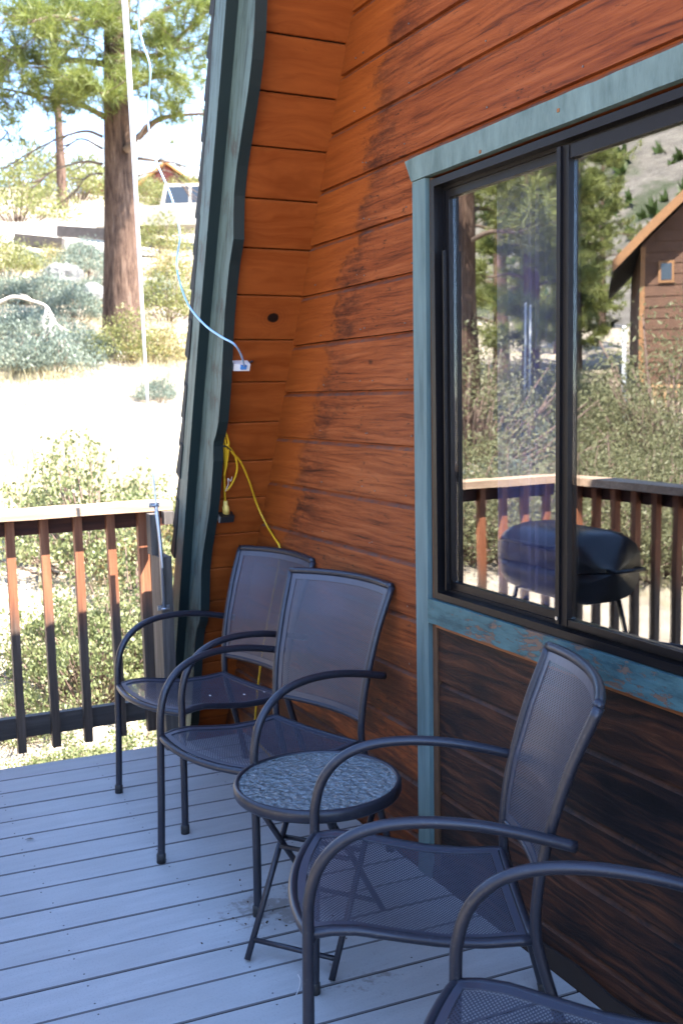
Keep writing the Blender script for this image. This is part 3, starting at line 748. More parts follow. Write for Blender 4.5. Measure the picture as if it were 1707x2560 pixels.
baluster(XB - 0.036, XB, -0.403, -0.358, 0.010, 1.0135, rail, 0.008)
baluster(XB - 0.09, XB - 0.001, -0.352, -0.300, 0.0, 1.0135, rail, 0.006, 'rail_post')
b = MB(); b.box((-4.275, -0.388, 0.001), (-4.140, -0.336, 0.838)); b.box((-4.275, -0.400, 0.8385), (-4.215, -0.362, 1.0135))
b.build('rail_post', 'rail_grey', rail)
MB().box((-4.325, -0.318, 0.958), (-4.285, -0.272, 1.012)).build('rail_block', 'rail_grey', rail)
front = thing('deck_railing', (-1.2, -1.88, 0), 'long wooden railing behind the camera, mirrored in the window with the grill', 'railing')
wavy_cap(MB(), -4.325, 2.0, -1.955, -1.815, 1.0145, 1.052, 'x', 40).build('rail_cap', 'rail_cap_wood', front)
MB().beam((-4.40, -1.9445, 0.976), (2.0, -1.9445, 0.976), 0.038, 0.074).build('top_rail', 'rail_board', front)
MB().beam((-4.40, -1.9445, 0.115), (2.0, -1.9445, 0.115), 0.038, 0.089).build('bottom_rail', 'rail_board_grey', front)
x = -4.27
while x < 1.9:
    baluster(x, x + 0.035, -1.9245, -1.889, 0.008, 1.0135, front); x += 0.1405

# mast clamped to the grey post, with its cable
mast = thing('antenna_mast', (-4.12, -0.38, 0.6), 'thin white metal mast clamped upright to the grey railing post', 'mast')
mp = [hit_x(411, 1525, -4.118), hit_x(402, 1360, -4.118), hit_x(390, 1262, -4.118)]
MB().tube(mp, 0.0085, 10).build('lower_tube', 'galvanised', mast, True)
up_ = [hit_x(388, 1400, -4.131) + np.array([0.013, 0.0, 0]), hit_x(376, 1100, -4.115), hit_x(352, 700, -4.10), hit_x(330, 300, -4.08), hit_x(312, 0, -4.06)]
up_[0] = np.array([-4.100, -0.3885, 0.80])
top = up_[-1] + (up_[-1] - up_[-2]) * 3.2
up_ = np.vstack([up_, [top]])
MB().tube(spline(up_, 6), np.interp(np.linspace(0, 1, 31), [0, 0.2, 0.4, 0.8, 1], [0.0045, 0.0048, 0.0075, 0.0120, 0.0125]), 10).build('upper_tube', 'pvc_white', mast, True)
for zc, yc, w in ((0.625, -0.3815, 0.026), (1.062, -0.404, 0.022)):
    b = MB(); b.tube([(-4.118 + 0.011 * math.cos(t), yc + 0.011 * math.sin(t), zc) for t in np.linspace(-2.2, 2.2, 14)], 0.004, 6)
    b.obox((-4.134, yc, zc), (1, 0, 0), (0, 1, 0), (0, 0, 1), 0.002, w, 0.010)
    for sg in (-1, 1): b.obox((-4.131, yc + sg * (w - 0.007), zc), (1, 0, 0), (0, 1, 0), (0, 0, 1), 0.003, 0.004, 0.004)
    b.build('clamp', 'galvanised', mast)
cpts = [((350, -160), -.43), ((350, 0), -.425), ((347, 60), -.425), ((358, 110), -.42), ((376, 170), -.42), ((371, 260), -.42), ((372, 320), -.42), ((390, 400), -.415), ((420, 470), -.41), ((440, 530), -.405), ((450, 590), -.40), ((443, 645), -.40), ((446, 690), -.398), ((470, 760), -.392), ((510, 810), -.385), ((550, 840), -.370), ((585, 860), -.340), ((602, 885), -.290), ((611, 915), -.235)]
cab = MB().tube(spline([hit_y(a, b_, y) for (a, b_), y in cpts], 6), 0.0036, 8).build('network_cable', 'cable_blue', None, True)
tag(cab, 'pale blue cable looping from the mast to a white jack under the eave', 'cable')
def soffit_hit(px, py, u):
    d = ray(px, py); t = ((P0 - CAM) @ NS + u) / (d @ NS); return CAM + d * t
jc = soffit_hit(601, 914, -0.018)
jack = thing('network_jack', jc, 'small white jack box with a blue plug on the orange soffit', 'jack box')
MB().obox(jc, (0, 1, 0), DS, NS, 0.032, 0.0135, 0.0175).build('box', 'plastic_white', jack)
jp = soffit_hit(609, 918, -0.040)
MB().obox(jp, (0, 1, 0), DS, NS, 0.011, 0.008, 0.005).build('plug', 'plastic_blue', jack)
MB().tube([soffit_hit(620, 908, -0.006), soffit_hit(632, 903, -0.006)], 0.004, 6).build('tie', 'plastic_black', jack)
# yellow extension cord bunched behind the barge board
cord = thing('extension_cord', soffit_hit(563, 1250, -0.03), 'yellow extension cord bunched by the barge board and trailing behind the chairs', 'extension cord')
def sh(px, py, u=-0.012): return soffit_hit(px, py, u)
b = MB(); cr = 0.0042
for path in ([sh(556, 1085), sh(560, 1115), sh(562, 1160), sh(561, 1200), sh(563, 1258)],
             [sh(560, 1085, -0.02), sh(566, 1120, -0.02), sh(563, 1170, -0.02), sh(562, 1215, -0.02), sh(568, 1225, -0.02), sh(585, 1200, -0.02), sh(593, 1170, -0.02), sh(588, 1140, -0.02), sh(576, 1120, -0.02)],
             [sh(564, 1080, -0.026), sh(572, 1110, -0.026), sh(567, 1160, -0.026), sh(560, 1190, -0.026)],
             [sh(568, 1110, -0.03), sh(583, 1134, -0.03), sh(600, 1152, -0.02), sh(622, 1200, -0.012), sh(642, 1260, -0.010), hit_y(665, 1310, -0.012), hit_y(686, 1345, -0.010), hit_y(700, 1375, -0.010), hit_y(690, 1450, -0.010), hit_y(668, 1560, -0.02), hit_y(648, 1690, -0.03), hit_y(638, 1800, -0.03), hit_y(640, 1850, -0.035), np.array([-3.55, -0.05, 0.006]), np.array([-3.2, -0.04, 0.006])]):
    b.tube(spline(path, 6), cr, 7)
b.build('cable', 'cord_yellow', cord, True)
e0, e1 = sh(563, 1252), sh(566, 1284)
MB().tube([e0, e0 * 0.6 + e1 * 0.4, e0 * 0.55 + e1 * 0.45, e1], [0.008, 0.010, 0.014, 0.0155], 8).build('plug', 'plug_yellow', cord, True)
MB().tube(spline([sh(553, 1115, -0.035), sh(566, 1117, -0.04), sh(580, 1128, -0.03)], 5), 0.003, 6).build('tie', 'plastic_black', cord)
MB().tube(spline([sh(564, 1228, -0.03), sh(571, 1210, -0.034), sh(570, 1196, -0.036), sh(577, 1203, -0.036), sh(580, 1192, -0.036)], 5), 0.0012, 5).build('string', 'plastic_white', cord)
ac = soffit_hit(566, 1293, -0.022)
adp = thing('power_adapter', ac, 'black plug-in power adapter hanging from the yellow cord end', 'adapter')
MB().obox(ac + np.array([0, -0.002, 0]), (0, 1, 0), DS, NS, 0.030, 0.0145, 0.018).build('adapter_body', 'plastic_black', adp)
MB().obox(ac + np.array([0, -0.0335, 0]), (0, 1, 0), DS, NS, 0.001, 0.0135, 0.0165).build('rating_label', 'label_grey', adp)

# ------------------------------------------------------------------ mesh chairs
def half_back(h): return np.interp(h, [0.40, 0.52, 0.62, 0.75, 0.89], [0.211, 0.216, 0.222, 0.232, 0.2445])
def y_back(h): return np.interp(h, [0.40, 0.46, 0.52, 0.62, 0.75, 0.89], [0.462, 0.463, 0.468, 0.486, 0.525, 0.578])
def back_pt(w, h):
    w = np.asarray(w, float); h = np.asarray(h, float)
    return np.stack([w * half_back(h), y_back(h) + (0.030 + 0.012 * (h - 0.45) / 0.44) * (1 - w * w), h + 0.006 * (1 - w * w) * (h - 0.45) / 0.44], -1)
SZ = np.array([(0, .428), (.05, .434), (.10, .432), (.18, .415), (.27, .398), (.36, .391), (.456, .393)])
def seat_pt(w, t):
    w = np.asarray(w, float); t = np.asarray(t, float); ly = t * 0.456
    hw = 0.232 + (0.207 - 0.232) * t
    return np.stack([w * hw, ly - 0.042 * (1 - t) ** 2 * (1 - w * w), np.interp(ly, SZ[:, 0], SZ[:, 1]) - 0.012 * (1 - w * w) * np.sin(np.pi * np.clip(t, 0, 1)) - 0.006 * (1 - w * w)], -1)
def lattice(fn, a0, a1, b0, b1, na, nb, hole=0.52):
    """expanded-metal mesh: diamonds with real holes; fn maps (a, b) to points"""
    ca, cb = [], []
    da, db = (a1 - a0) / na, (b1 - b0) / nb
    i, j = np.meshgrid(np.arange(na), np.arange(nb), indexing='ij'); ca.append((a0 + (i + .5) * da).ravel()); cb.append((b0 + (j + .5) * db).ravel())
    i, j = np.meshgrid(np.arange(na - 1), np.arange(nb - 1), indexing='ij'); ca.append((a0 + (i + 1) * da).ravel()); cb.append((b0 + (j + 1) * db).ravel())
    ca = np.concatenate(ca); cb = np.concatenate(cb); o = np.array([(-.5, 0), (0, -.5), (.5, 0), (0, .5)])
    A = np.concatenate([ca[:, None] + o[None, :, 0] * da, ca[:, None] + o[None, :, 0] * da * hole], 1)
    B = np.concatenate([cb[:, None] + o[None, :, 1] * db, cb[:, None] + o[None, :, 1] * db * hole], 1)
    V = fn(A.ravel(), B.ravel()); n_ = len(ca); base = np.arange(n_)[:, None] * 8
    F = np.concatenate([base + np.array([[k, (k + 1) % 4, 4 + (k + 1) % 4, 4 + k]]) for k in range(4)], 0)
    return V, F
def band(fn, a0, a1, b0, b1, wa, wb, na=20, nb=20, thick=0.003, nrm=(0, -1, 0)):
    """flat bar running round the inside of a frame"""
    As = np.linspace(a0, a1, na + 1); Bs = np.linspace(b0, b1, nb + 1)
    outer = [(a, b0) for a in As] + [(a1, b) for b in Bs[1:]] + [(a, b1) for a in As[::-1][1:]] + [(a0, b) for b in Bs[::-1][1:-1]]
    am, bm = (a0 + a1) / 2, (b0 + b1) / 2
    inner = [(np.clip(a, a0 + wa, a1 - wa), np.clip(b, b0 + wb, b1 - wb)) for a, b in outer]
    o = fn(np.array([q[0] for q in outer]), np.array([q[1] for q in outer])); i_ = fn(np.array([q[0] for q in inner]), np.array([q[1] for q in inner]))
    nn = np.array(nrm) * thick; k = len(outer); V = np.concatenate([o, i_, o + nn, i_ + nn]); F = []
    for q in range(k):
        r_ = (q + 1) % k
        F += [(q, r_, k + r_, k + q), (2 * k + q, 3 * k + q, 3 * k + r_, 2 * k + r_), (k + q, k + r_, 3 * k + r_, 3 * k + q), (q, 2 * k + q, 2 * k + r_, r_)]
    return V, F
def make_chair():
    t = link(bpy.data.objects.new('patio_chair', None)); t.empty_display_size = 0.2
    def part(name, b, mat='gunmetal', parent=t, smooth=True): return b.build(name, mat, parent, smooth, world=False)
    for sg in (-1, 1):
        arm = spline([(sg * .247, -.010, .004), (sg * .243, -.004, .2), (sg * .238, 0, .42), (sg * .2375, .004, .500), (sg * .238, .026, .568), (sg * .239, .072, .619), (sg * .240, .14, .648), (sg * .2415, .23, .657), (sg * .243, .33, .650), (sg * .2445, .43, .630), (sg * .246, .535, .602)], 7)
        a = part('arm_tube', MB().tube(arm, 0.0122, 12))
        part('foot_cap', MB().tube([(sg * .2475, -.0105, 0), (sg * .2470, -.010, .028), (sg * .2468, -.010, .032)], [.0150, .0150, .0128], 12), 'rubber_foot', a)
        part('weld', MB().tube([(sg * .218, .486, .617), (sg * .240, .486, .616)], .009, 8), 'gunmetal', a)
        part('brace', MB().tube([(sg * .2375, .004, .408), (sg * .2330, .010, .418)], .0095, 8), 'gunmetal', a)
        post = spline([(sg * .232, .566, .004), (sg * .224, .520, .18), (sg * .214, .472, .35), (sg * .211, .462, .41), (sg * .213, .464, .48), (sg * .220, .480, .59), (sg * .231, .523, .745), (sg * .2445, .578, .885)], 7)
        a = part('back_post', MB().tube(post, 0.0118, 12))
        part('foot_cap', MB().tube([(sg * .2325, .567, 0), (sg * .2315, .562, .028), (sg * .231, .561, .032)], [.0148, .0148, .0125], 12), 'rubber_foot', a)
    w = np.linspace(-1, 1, 25)
    part('top_rail', MB().tube(back_pt(w, np.full(25, .886)), 0.0118, 12))
    part('lower_back_rail', MB().tube(back_pt(w * .98, np.full(25, .462)), 0.0085, 10))
    V, F = band(back_pt, -.955, .955, .470, .876, .075, .018); b = MB().add(V, F); part('back_inner_frame', b, 'gunmetal_mesh', smooth=False)
    V, F = lattice(back_pt, -.89, .89, .484, .862, 37, 50); mo_ = mesh_obj('back_mesh', tri_mesh('back_mesh', V, F, 'gunmetal_mesh'), t)
    ts = np.linspace(0, 1, 20); loop = np.concatenate([seat_pt(w, np.zeros(25)), seat_pt(np.ones(20), ts)[1:], seat_pt(w[::-1], np.ones(25))[1:], seat_pt(-np.ones(20), ts[::-1])[1:-1]])
    loop[:, 2] -= 0.006
    part('seat_frame', MB().tube(loop, 0.0108, 10, closed=True))
    V, F = band(seat_pt, -.96, .96, .02, .975, .075, .035, nrm=(0, 0, 1)); part('seat_inner_frame', MB().add(V, F), 'gunmetal_mesh', smooth=False)
    V, F = lattice(seat_pt, -.89, .89, .052, .943, 37, 52); mesh_obj('seat_mesh', tri_mesh('seat_mesh', V, F, 'gunmetal_mesh'), t)
    return t
chair = make_chair()
CH = [((-3.54, -0.627), 12.56, 'dark grey mesh patio chair in the far corner by the railing'),
      ((-2.886, -0.639), 17.27, 'dark grey mesh patio chair between the far corner chair and the round table'),
      ((-1.99, -0.699), -26.76, 'dark grey mesh patio chair in front of the teal-trimmed window, nearer than the round table'),
      ((-1.313, -0.782), -38.0, 'dark grey mesh patio chair cut off by the bottom right corner of the picture')]
for i, ((x, y), a, lab) in enumerate(CH):
    c = chair if i == 0 else copy_tree(chair)
    c.location = (x, y, 0); c.rotation_euler = (0, 0, R_(a)); tag(c, lab, 'chair', 'mesh patio chairs along the cabin wall')
sp = MB(); c0 = CH[0]
for (w_, t_) in ((.02, .58), (.36, .80), (.58, .93)):
    q = seat_pt(w_, t_); s_ = random.uniform(.003, .007); sp.obox((q[0], q[1], q[2] + .002), (1, 0, 0), (0, 1, 0), (0, 0, 1), s_, s_ * .4, .001)
o = sp.build('bird_dropping', 'plastic_white', None, False); o.location = (-3.54, -0.627, 0); o.rotation_euler = (0, 0, R_(12.56)); tag(o, 'white specks dried on the seat of the far corner chair', 'droppings', kind='stuff')

# ------------------------------------------------------------------ round side table
TC = np.array([-2.458, -0.462, 0.0]); TZ = 0.450
tab = thing('side_table', TC, 'small round folding side table with a pebbled glass top', 'table')
MB().lathe([(0.2165, TZ - 0.012), (0.2165, TZ + 0.004), (0.220, TZ + 0.007), (0.227, TZ + 0.006), (0.2305, TZ - 0.002), (0.2305, TZ - 0.020), (0.227, TZ - 0.026), (0.221, TZ - 0.026), (0.2165, TZ - 0.012)], TC, 64).build('rim', 'gunmetal', tab, True)
gt = MB(); gt.lathe([(0.0001, TZ - 0.004), (0.2163, TZ - 0.004), (0.2163, TZ + 0.0015), (0.0001, TZ + 0.0015)], TC, 64); gt.build('glass_top', 'pebbled_glass', tab)
E1 = np.array([.78, .62, 0]); E1 /= np.linalg.norm(E1); E2 = np.array([-E1[1], E1[0], 0])
def tp(a, b_, z): return TC + E1 * a + E2 * b_ + np.array([0, 0, z])
for wd, sg in ((0.125, -1), (0.105, 1)):
    for s1 in (-1, 1):
        l_ = MB().tube([tp(s1 * wd, sg * .195, .004), tp(s1 * wd, -sg * .150, TZ - 0.028)], .0088, 10).build('leg', 'gunmetal', tab, True)
        MB().tube([tp(s1 * wd, -sg * .128, TZ - 0.062), tp(s1 * wd, -sg * .150, TZ - 0.022)], .0125, 10).build('bracket', 'gunmetal', l_, True)
        MB().tube([tp(s1 * (wd + .010), -sg * .142, TZ - 0.040), tp(s1 * (wd + .015), -sg * .142, TZ - 0.040)], .005, 8).build('bolt', 'bolt_steel', l_, True)
    MB().tube([tp(-wd, sg * .162, .045), tp(wd, sg * .162, .045)], .0070, 8).build('crossbar', 'gunmetal', tab, True)
    MB().tube([tp(-wd, -sg * .03, .256), tp(wd, -sg * .03, .256)], .0070, 8).build('crossbar', 'gunmetal', tab, True)
MB().tube([tp(-.13, .15, TZ - 0.022), tp(.13, .15, TZ - 0.022)], .008, 8).build('crossbar', 'gunmetal', tab, True)
MB().tube([tp(-.13, -.15, TZ - 0.022), tp(.13, -.15, TZ - 0.022)], .008, 8).build('crossbar', 'gunmetal', tab, True)

# small litter on the deck
lf = hit_z(74, 2099, 0.002)
b = MB(); b.add([lf + np.array(q) for q in ((-.006, -.014, 0), (.004, -.006, .005), (.006, .008, .004), (0, .016, 0), (-.006, .006, .003), (-.007, -.004, .003))], [(0, 1, 2, 3, 4, 5)])
o = b.build('fallen_leaf', 'leaf_litter'); tag(o, 'small curled brown leaf lying on the deck boards', 'leaf')
th_ = MB().tube(spline([hit_z(745, 2436, .003), hit_z(751, 2452, .004), hit_z(746, 2475, .003), hit_z(740, 2487, .003)], 5), 0.0011, 5).build('thread', 'plastic_white')
tag(th_, 'bit of white thread lying on the deck near the table', 'thread')
cr_ = MB()
for _ in range(26):
    q = np.array([-2.66, -0.50, 0.001]) + np.array([rng.normal(0, .13), rng.normal(0, .10), 0]); s_ = random.uniform(.0015, .004)
    cr_.obox(q + np.array([0, 0, s_ * .3]), (math.cos(_), math.sin(_), 0), (-math.sin(_), math.cos(_), 0), (0, 0, 1), s_, s_ * .5, s_ * .35)
o = cr_.build('dirt_crumb', 'leaf_litter'); tag(o, 'crumbs of dried dirt on the deck under the round table', 'dirt', kind='stuff')

# ------------------------------------------------------------------ barrel grill (seen mirrored in the window)
GC = np.array([-3.80, -1.44, 0]); gr = thing('barrel_grill', GC, 'black barrel-shaped charcoal grill on thin legs, mirrored in the window', 'grill')
def capsule(c, hx, ry, rz, z0, z1, n=18, k=13):
    V = []; F = []
    prof = [(-1 + 2 * i / (k - 1)) for i in range(k)]
    for p in prof:
        sc = (1 - abs(p) ** 6.0) ** (1 / 2.6) if abs(p) < 1 else 0.02
        for j in range(n):
            a = 2 * math.pi * j / n; ca_, sa_ = math.cos(a), math.sin(a); V.append((c[0] + p * hx, c[1] + ry * sc * math.copysign(abs(ca_) ** .7, ca_), np.clip(c[2] + rz * sc * math.copysign(abs(sa_) ** .7, sa_), z0, z1)))
    for i in range(k - 1):
        for j in range(n): F.append((i * n + j, i * n + (j + 1) % n, (i + 1) * n + (j + 1) % n, (i + 1) * n + j))
    return MB().add(V, F)
capsule(GC + np.array([0, 0, .70]), .37, .225, .175, .702, .95).build('lid', 'grill_black', gr, True)
capsule(GC + np.array([0, 0, .70]), .365, .22, .170, .4, .698).build('bowl', 'grill_black', gr, True)
MB().tube([GC + np.array([-.16, .22, .80]), GC + np.array([-.16, .27, .81]), GC + np.array([.16, .27, .81]), GC + np.array([.16, .22, .80])], .009, 8).build('handle', 'plastic_black', gr, True)
for sx in (-1, 1):
    for sy in (-1, 1): MB().tube([GC + np.array([sx * .24, sy * .12, .56]), GC + np.array([sx * .33, sy * .20, .0])], .011, 8).build('leg', 'grill_black', gr, True)
    MB().tube([GC + np.array([sx * .315, -.19, .10]), GC + np.array([sx * .315, .19, .10])], .008, 8).build('brace', 'grill_black', gr, True)
for sx in (-1, 1): MB().tube([GC + np.array([sx * .395, -.08, .72]), GC + np.array([sx * .45, -.08, .72]), GC + np.array([sx * .45, .08, .72]), GC + np.array([sx * .395, .08, .72])], .008, 8).build('side_handle', 'grill_black', gr, True)

# ================================================================== LANDSCAPE
def unit(v): return v / (np.linalg.norm(v, axis=-1, keepdims=True) + 1e-9)
def needle_tufts(pos, axis, k=38, length=0.17, width=0.011, seed=1):
    """bursts of long needles, one thin triangle each"""
    r = np.random.default_rng(seed); n_ = len(pos)
    d = unit(r.normal(0, 1, (n_, k, 3)) + axis[:, None, :] * 0.9)
    L = length * r.uniform(.65, 1.1, (n_, k, 1)); p = pos[:, None, :] + axis[:, None, :] * r.uniform(-.10, .06, (n_, k, 1))
    s = unit(np.cross(d, r.normal(0, 1, (n_, k, 3)))) * width * .5
    V = np.stack([p - s, p + s, p + d * L], 2).reshape(-1, 3); return V, np.arange(len(V)).reshape(-1, 3)
def tapered_trunk(base, topz, r0, r1, lean=(0, 0), n=26, sides=20, flare=1.35, seed=3):
    r = np.random.default_rng(seed); P = []; R0 = []
    for i in range(n + 1):
        t = i / n; P.append(base + np.array([lean[0] * t, lean[1] * t, -0.4 + (topz + 0.4) * t]))
        R0.append((r0 + (r1 - r0) * t ** 0.9) * (1 + (flare - 1) * math.exp(-t * n * .55)) * (1 + r.uniform(-.02, .02)))
    return P, R0
def pine(base, height, r0, label, cat_group, seed, clusters=None, bare=None, live=None, crown_from=0.35, reach=3.0, tufts_per=6, nlimb=46, mat='needles', needle=0.25, width=0.015, k=34, lean=(0, 0), name='pine_tree'):
    r = np.random.default_rng(seed)
    t = thing(name, base, label, 'tree', cat_group)
    P, RR = tapered_trunk(base, height, r0, 0.04, lean, seed=seed)
    MB().tube(P, RR, 20).build('trunk', 'bark', t, True)
    limbs = MB(); pos = []; axs = []
    def axis_at(z):
        f = np.clip(z / height, 0, 1); return base + np.array([lean[0] * f, lean[1] * f, z])
    def add_limb(path, r_, tuft=True, sub=7, spread=0.5, per=tufts_per):
        pth = spline(path, 6); limbs.tube(pth, np.linspace(r_, max(.006, r_ * .25), len(pth)), 6)
        for _ in range(sub):
            f = r.uniform(.3, 1.0); i = int(f * (len(pth) - 1)); o_ = pth[i]; tang = unit(pth[min(i + 1, len(pth) - 1)] - pth[max(i - 1, 0)])
            side = unit(np.cross(tang, (0, 0, 1)) * r.choice([-1, 1]) + tang * r.uniform(.3, 1.2) + np.array([0, 0, r.uniform(-.25, .45)]))
            L = spread * r.uniform(.5, 1.2); e = o_ + side * L + np.array([0, 0, .06 * L])
            limbs.tube([o_, (o_ + e) / 2 + np.array([0, 0, -.04 * L]), e], [.011, .008, .005], 5)
            if tuft:
                for q in range(per):
                    g_ = r.uniform(.35, 1.08); pos.append(o_ + (e - o_) * g_ + r.normal(0, .10 * (spread / .5), 3)); axs.append(unit(side + np.array([0, 0, .5]) + r.normal(0, .45, 3)))
        if tuft: pos.append(pth[-1]); axs.append(unit(pth[-1] - pth[-2]))
    for i in range(nlimb):
        f = crown_from + (0.99 - crown_from) * (i + r.uniform(0, 1)) / nlimb; z = f * height
        L = reach * (0.35 + 0.65 * min(1, (1 - f) / .45 + .12)) * r.uniform(.6, 1.15); a = i * 2.4 + r.uniform(-.5, .5); d = np.array([math.cos(a), math.sin(a), 0])
        o_ = axis_at(z); path = [o_, o_ + d * L * .35 + (0, 0, .10 * L), o_ + d * L * .7 + (0, 0, .06 * L), o_ + d * L + (0, 0, .16 * L)]
        add_limb(path, 0.022 + .016 * L, True, 7 + int(2.2 * L), 0.30 + .13 * L)
    for path, r_, sub in (bare or []): add_limb(path, r_, False, sub, 0.45)
    for path, r_, sub in (live or []): add_limb(path, r_, True, sub, 0.55, 7)
    for (c, rad, cnt) in (clusters or []):
        anchor = axis_at(max(0.3, c[2] - base[2] - .2)); 
        for _ in range(cnt):
            q = np.array(c) + r.normal(0, rad, 3) * np.array([1.3, 1, .8]); pos.append(q); axs.append(unit(r.normal(0, .6, 3) + np.array([0, 0, .5])))
            if r.uniform() < .5: limbs.tube([np.array(c), (np.array(c) + q) / 2 - (0, 0, .05), q], [.010, .007, .004], 4)
    tag(limbs.build('limb_work', 'limb_bark', t, True), kind='stuff')
    V, F = needle_tufts(np.array(pos), np.array(axs), k, needle, width, seed)
    V = V - np.array(base); mesh_obj('crown', tri_mesh('crown', V, F, mat), t)
    return t
# --- the big pine left of the barge board
PB = to_ground(307, 868); PX = float(PB[0])
def pz(px, py, dx=0.0): return hit_x(px, py, PX + dx)
lv = [([pz(262, 292), pz(205, 264), pz(110, 243), pz(-20, 216)], .055, 11), ([pz(262, 160, -.2), pz(170, 150, -.5), pz(80, 158, -.9), pz(-40, 150, -1.2)], .06, 13),
      ([pz(345, 345), pz(395, 300, .3), pz(455, 288, .6), pz(540, 282, .9)], .06, 5), ([pz(330, 130, .1), pz(400, 138, .4), pz(470, 72, .9), pz(560, -10, 1.2)], .055, 12),
      ([pz(335, 70, -.2), pz(380, 40, -.5), pz(440, 10, -.8), pz(540, -40, -1)], .05, 9), ([pz(290, 240, .3), pz(285, 225, .8), pz(260, 235, 1.5), pz(240, 215, 2.0)], .04, 9),
      ([pz(300, 60, .3), pz(230, 60, .9), pz(150, 40, 1.5), pz(60, 60, 2.0)], .05, 13), ([pz(300, 230, .3), pz(350, 215, .8), pz(400, 190, 1.2), pz(460, 215, 1.5)], .04, 7),
      ([pz(280, 30, -.3), pz(200, 10, -1), pz(100, -30, -1.5), pz(0, -60, -2)], .05, 12)]
br = [([pz(258, 342), pz(215, 328), pz(150, 345), pz(70, 385), pz(8, 425)], .030, 9), ([pz(258, 372), pz(205, 347), pz(165, 370), pz(130, 395)], .022, 6),
      ([pz(258, 410), pz(205, 405), pz(130, 430), pz(78, 475)], .026, 9), ([pz(258, 434), pz(225, 438), pz(190, 475), pz(150, 520)], .018, 6),
      ([pz(345, 396), pz(395, 402), pz(440, 408), pz(490, 430)], .030, 6), ([pz(345, 440), pz(380, 430), pz(430, 432), pz(480, 500)], .018, 5), ([pz(315, 375, .3), pz(340, 350, .5), pz(365, 310, .6)], .06, 2)]
cl = [(pz(285, 215, .6), .22, 20), (pz(235, 215, .5), .22, 15), (pz(120, 170, .2), .35, 31), (pz(40, 120, 0), .4, 35), (pz(130, 60, .2), .4, 36), (pz(210, 90, .3), .3, 20), (pz(330, 170, .5), .24, 16), (pz(390, 160, .4), .3, 20),
      (pz(460, 190, .3), .22, 10), (pz(430, 255, .2), .28, 14), (pz(500, 170, .2), .25, 11), (pz(110, 245, .2), .22, 15), (pz(30, 40, -.3), .4, 31), (pz(390, 60, -.3), .3, 16), (pz(500, 40, -.3), .3, 16), (pz(270, 60, .5), .25, 15), (pz(20, 260, .1), .2, 7), (pz(60, 200, .2), .3, 26), (pz(180, 20, .3), .3, 26), (pz(440, 110, 0), .28, 20), (pz(340, 30, .4), .25, 18), (pz(20, 330, -.2), .22, 12)]
pine(PB, 21.0, .29, 'tall ponderosa pine with a thick reddish trunk standing left of the cabin', 'pine trees on the slope', 11, cl, br, lv, 0.37, 2.9, 5, 38, lean=(0, .55), width=.012)
# --- other pines of the slope
pine(to_ground(158, 520), 14, .20, 'slim orange-barked pine on the slope behind the tall ponderosa', 'pine trees on the slope', 12, crown_from=.42, nlimb=26, k=24, width=.014, tufts_per=5)
# --- shrubs
def leaf_cloud(rad, nclump, per, leaf, clump_r, seed, upright=0.0, aspect=1.0, flat=1.0):
    r = np.random.default_rng(seed); rad = np.array(rad)
    u = unit(r.normal(0, 1, (nclump, 3))); u[:, 2] = np.abs(u[:, 2]) * 1.05 - .18
    c = u * rad * r.uniform(.45, 1.0, (nclump, 1)) ** .6 * (1 + .16 * np.sin(u[:, :1] * 5 + seed) + .14 * np.cos(u[:, 1:2] * 7))
    c[:, 2] = np.maximum(c[:, 2], .04) + rad[2] * .12
    p = c[:, None, :] + r.normal(0, clump_r, (nclump, per, 3)) * np.array([1, 1, .8])
    p[..., 2] = np.maximum(p[..., 2], .02); p = p.reshape(-1, 3); n_ = len(p)
    d = unit(r.normal(0, 1, (n_, 3)) + np.array([0, 0, upright])); s = unit(np.cross(d, r.normal(0, 1, (n_, 3)))); L = leaf * r.uniform(.45, 1.4, (n_, 1)); w = L * aspect
    V = np.stack([p - d * L * .5, p + s * w * .5, p + d * L * .5, p - s * w * .5], 1).reshape(-1, 3)
    return V, np.arange(len(V)).reshape(-1, 4), c
SHRUB = {}
def shrub_proto(key, rad, nclump, per, leaf, clump_r, mat, seed, upright=0., aspect=1., stem=.010):
    V, F, c = leaf_cloud(rad, nclump, per, leaf, clump_r, seed, upright, aspect)
    st = MB(); r = np.random.default_rng(seed)
    for q in c[:: max(1, len(c) // (90 if key[0] == 'm' else 26))]:
        b0 = np.array([q[0] * .12, q[1] * .12, -.15]); st.tube([b0, (b0 + q) / 2 + r.normal(0, .04, 3), q], [stem, stem * .7, stem * .35], 5)
    sm = st.mesh('stem', True); sm.materials.append(M['stem_bark'])
    SHRUB[key] = (tri_mesh('foliage', V, F, mat), sm)
shrub_proto('manz_a', (1.0, 1.0, .72), 165, 58, .033, .058, 'manzanita_leaf', 21, .5, .72)
shrub_proto('manz_b', (1.0, 1.1, .65), 150, 58, .033, .060, 'manzanita_leaf', 22, .5, .72)
shrub_proto('sage_a', (.55, .55, .55), 190, 30, .055, .065, 'sage_leaf', 23, 1.6, .30)
shrub_proto('sage_b', (.60, .55, .50), 190, 30, .055, .070, 'sage_leaf', 24, 1.4, .30)
shrub_proto('bitter', (.7, .7, .7), 170, 30, .050, .090, 'bitter_leaf', 25, .8, .40)
shrub_proto('dry', (.6, .6, .5), 140, 26, .05, .09, 'dry_leaf', 26, .8, .35)
NSH = 0
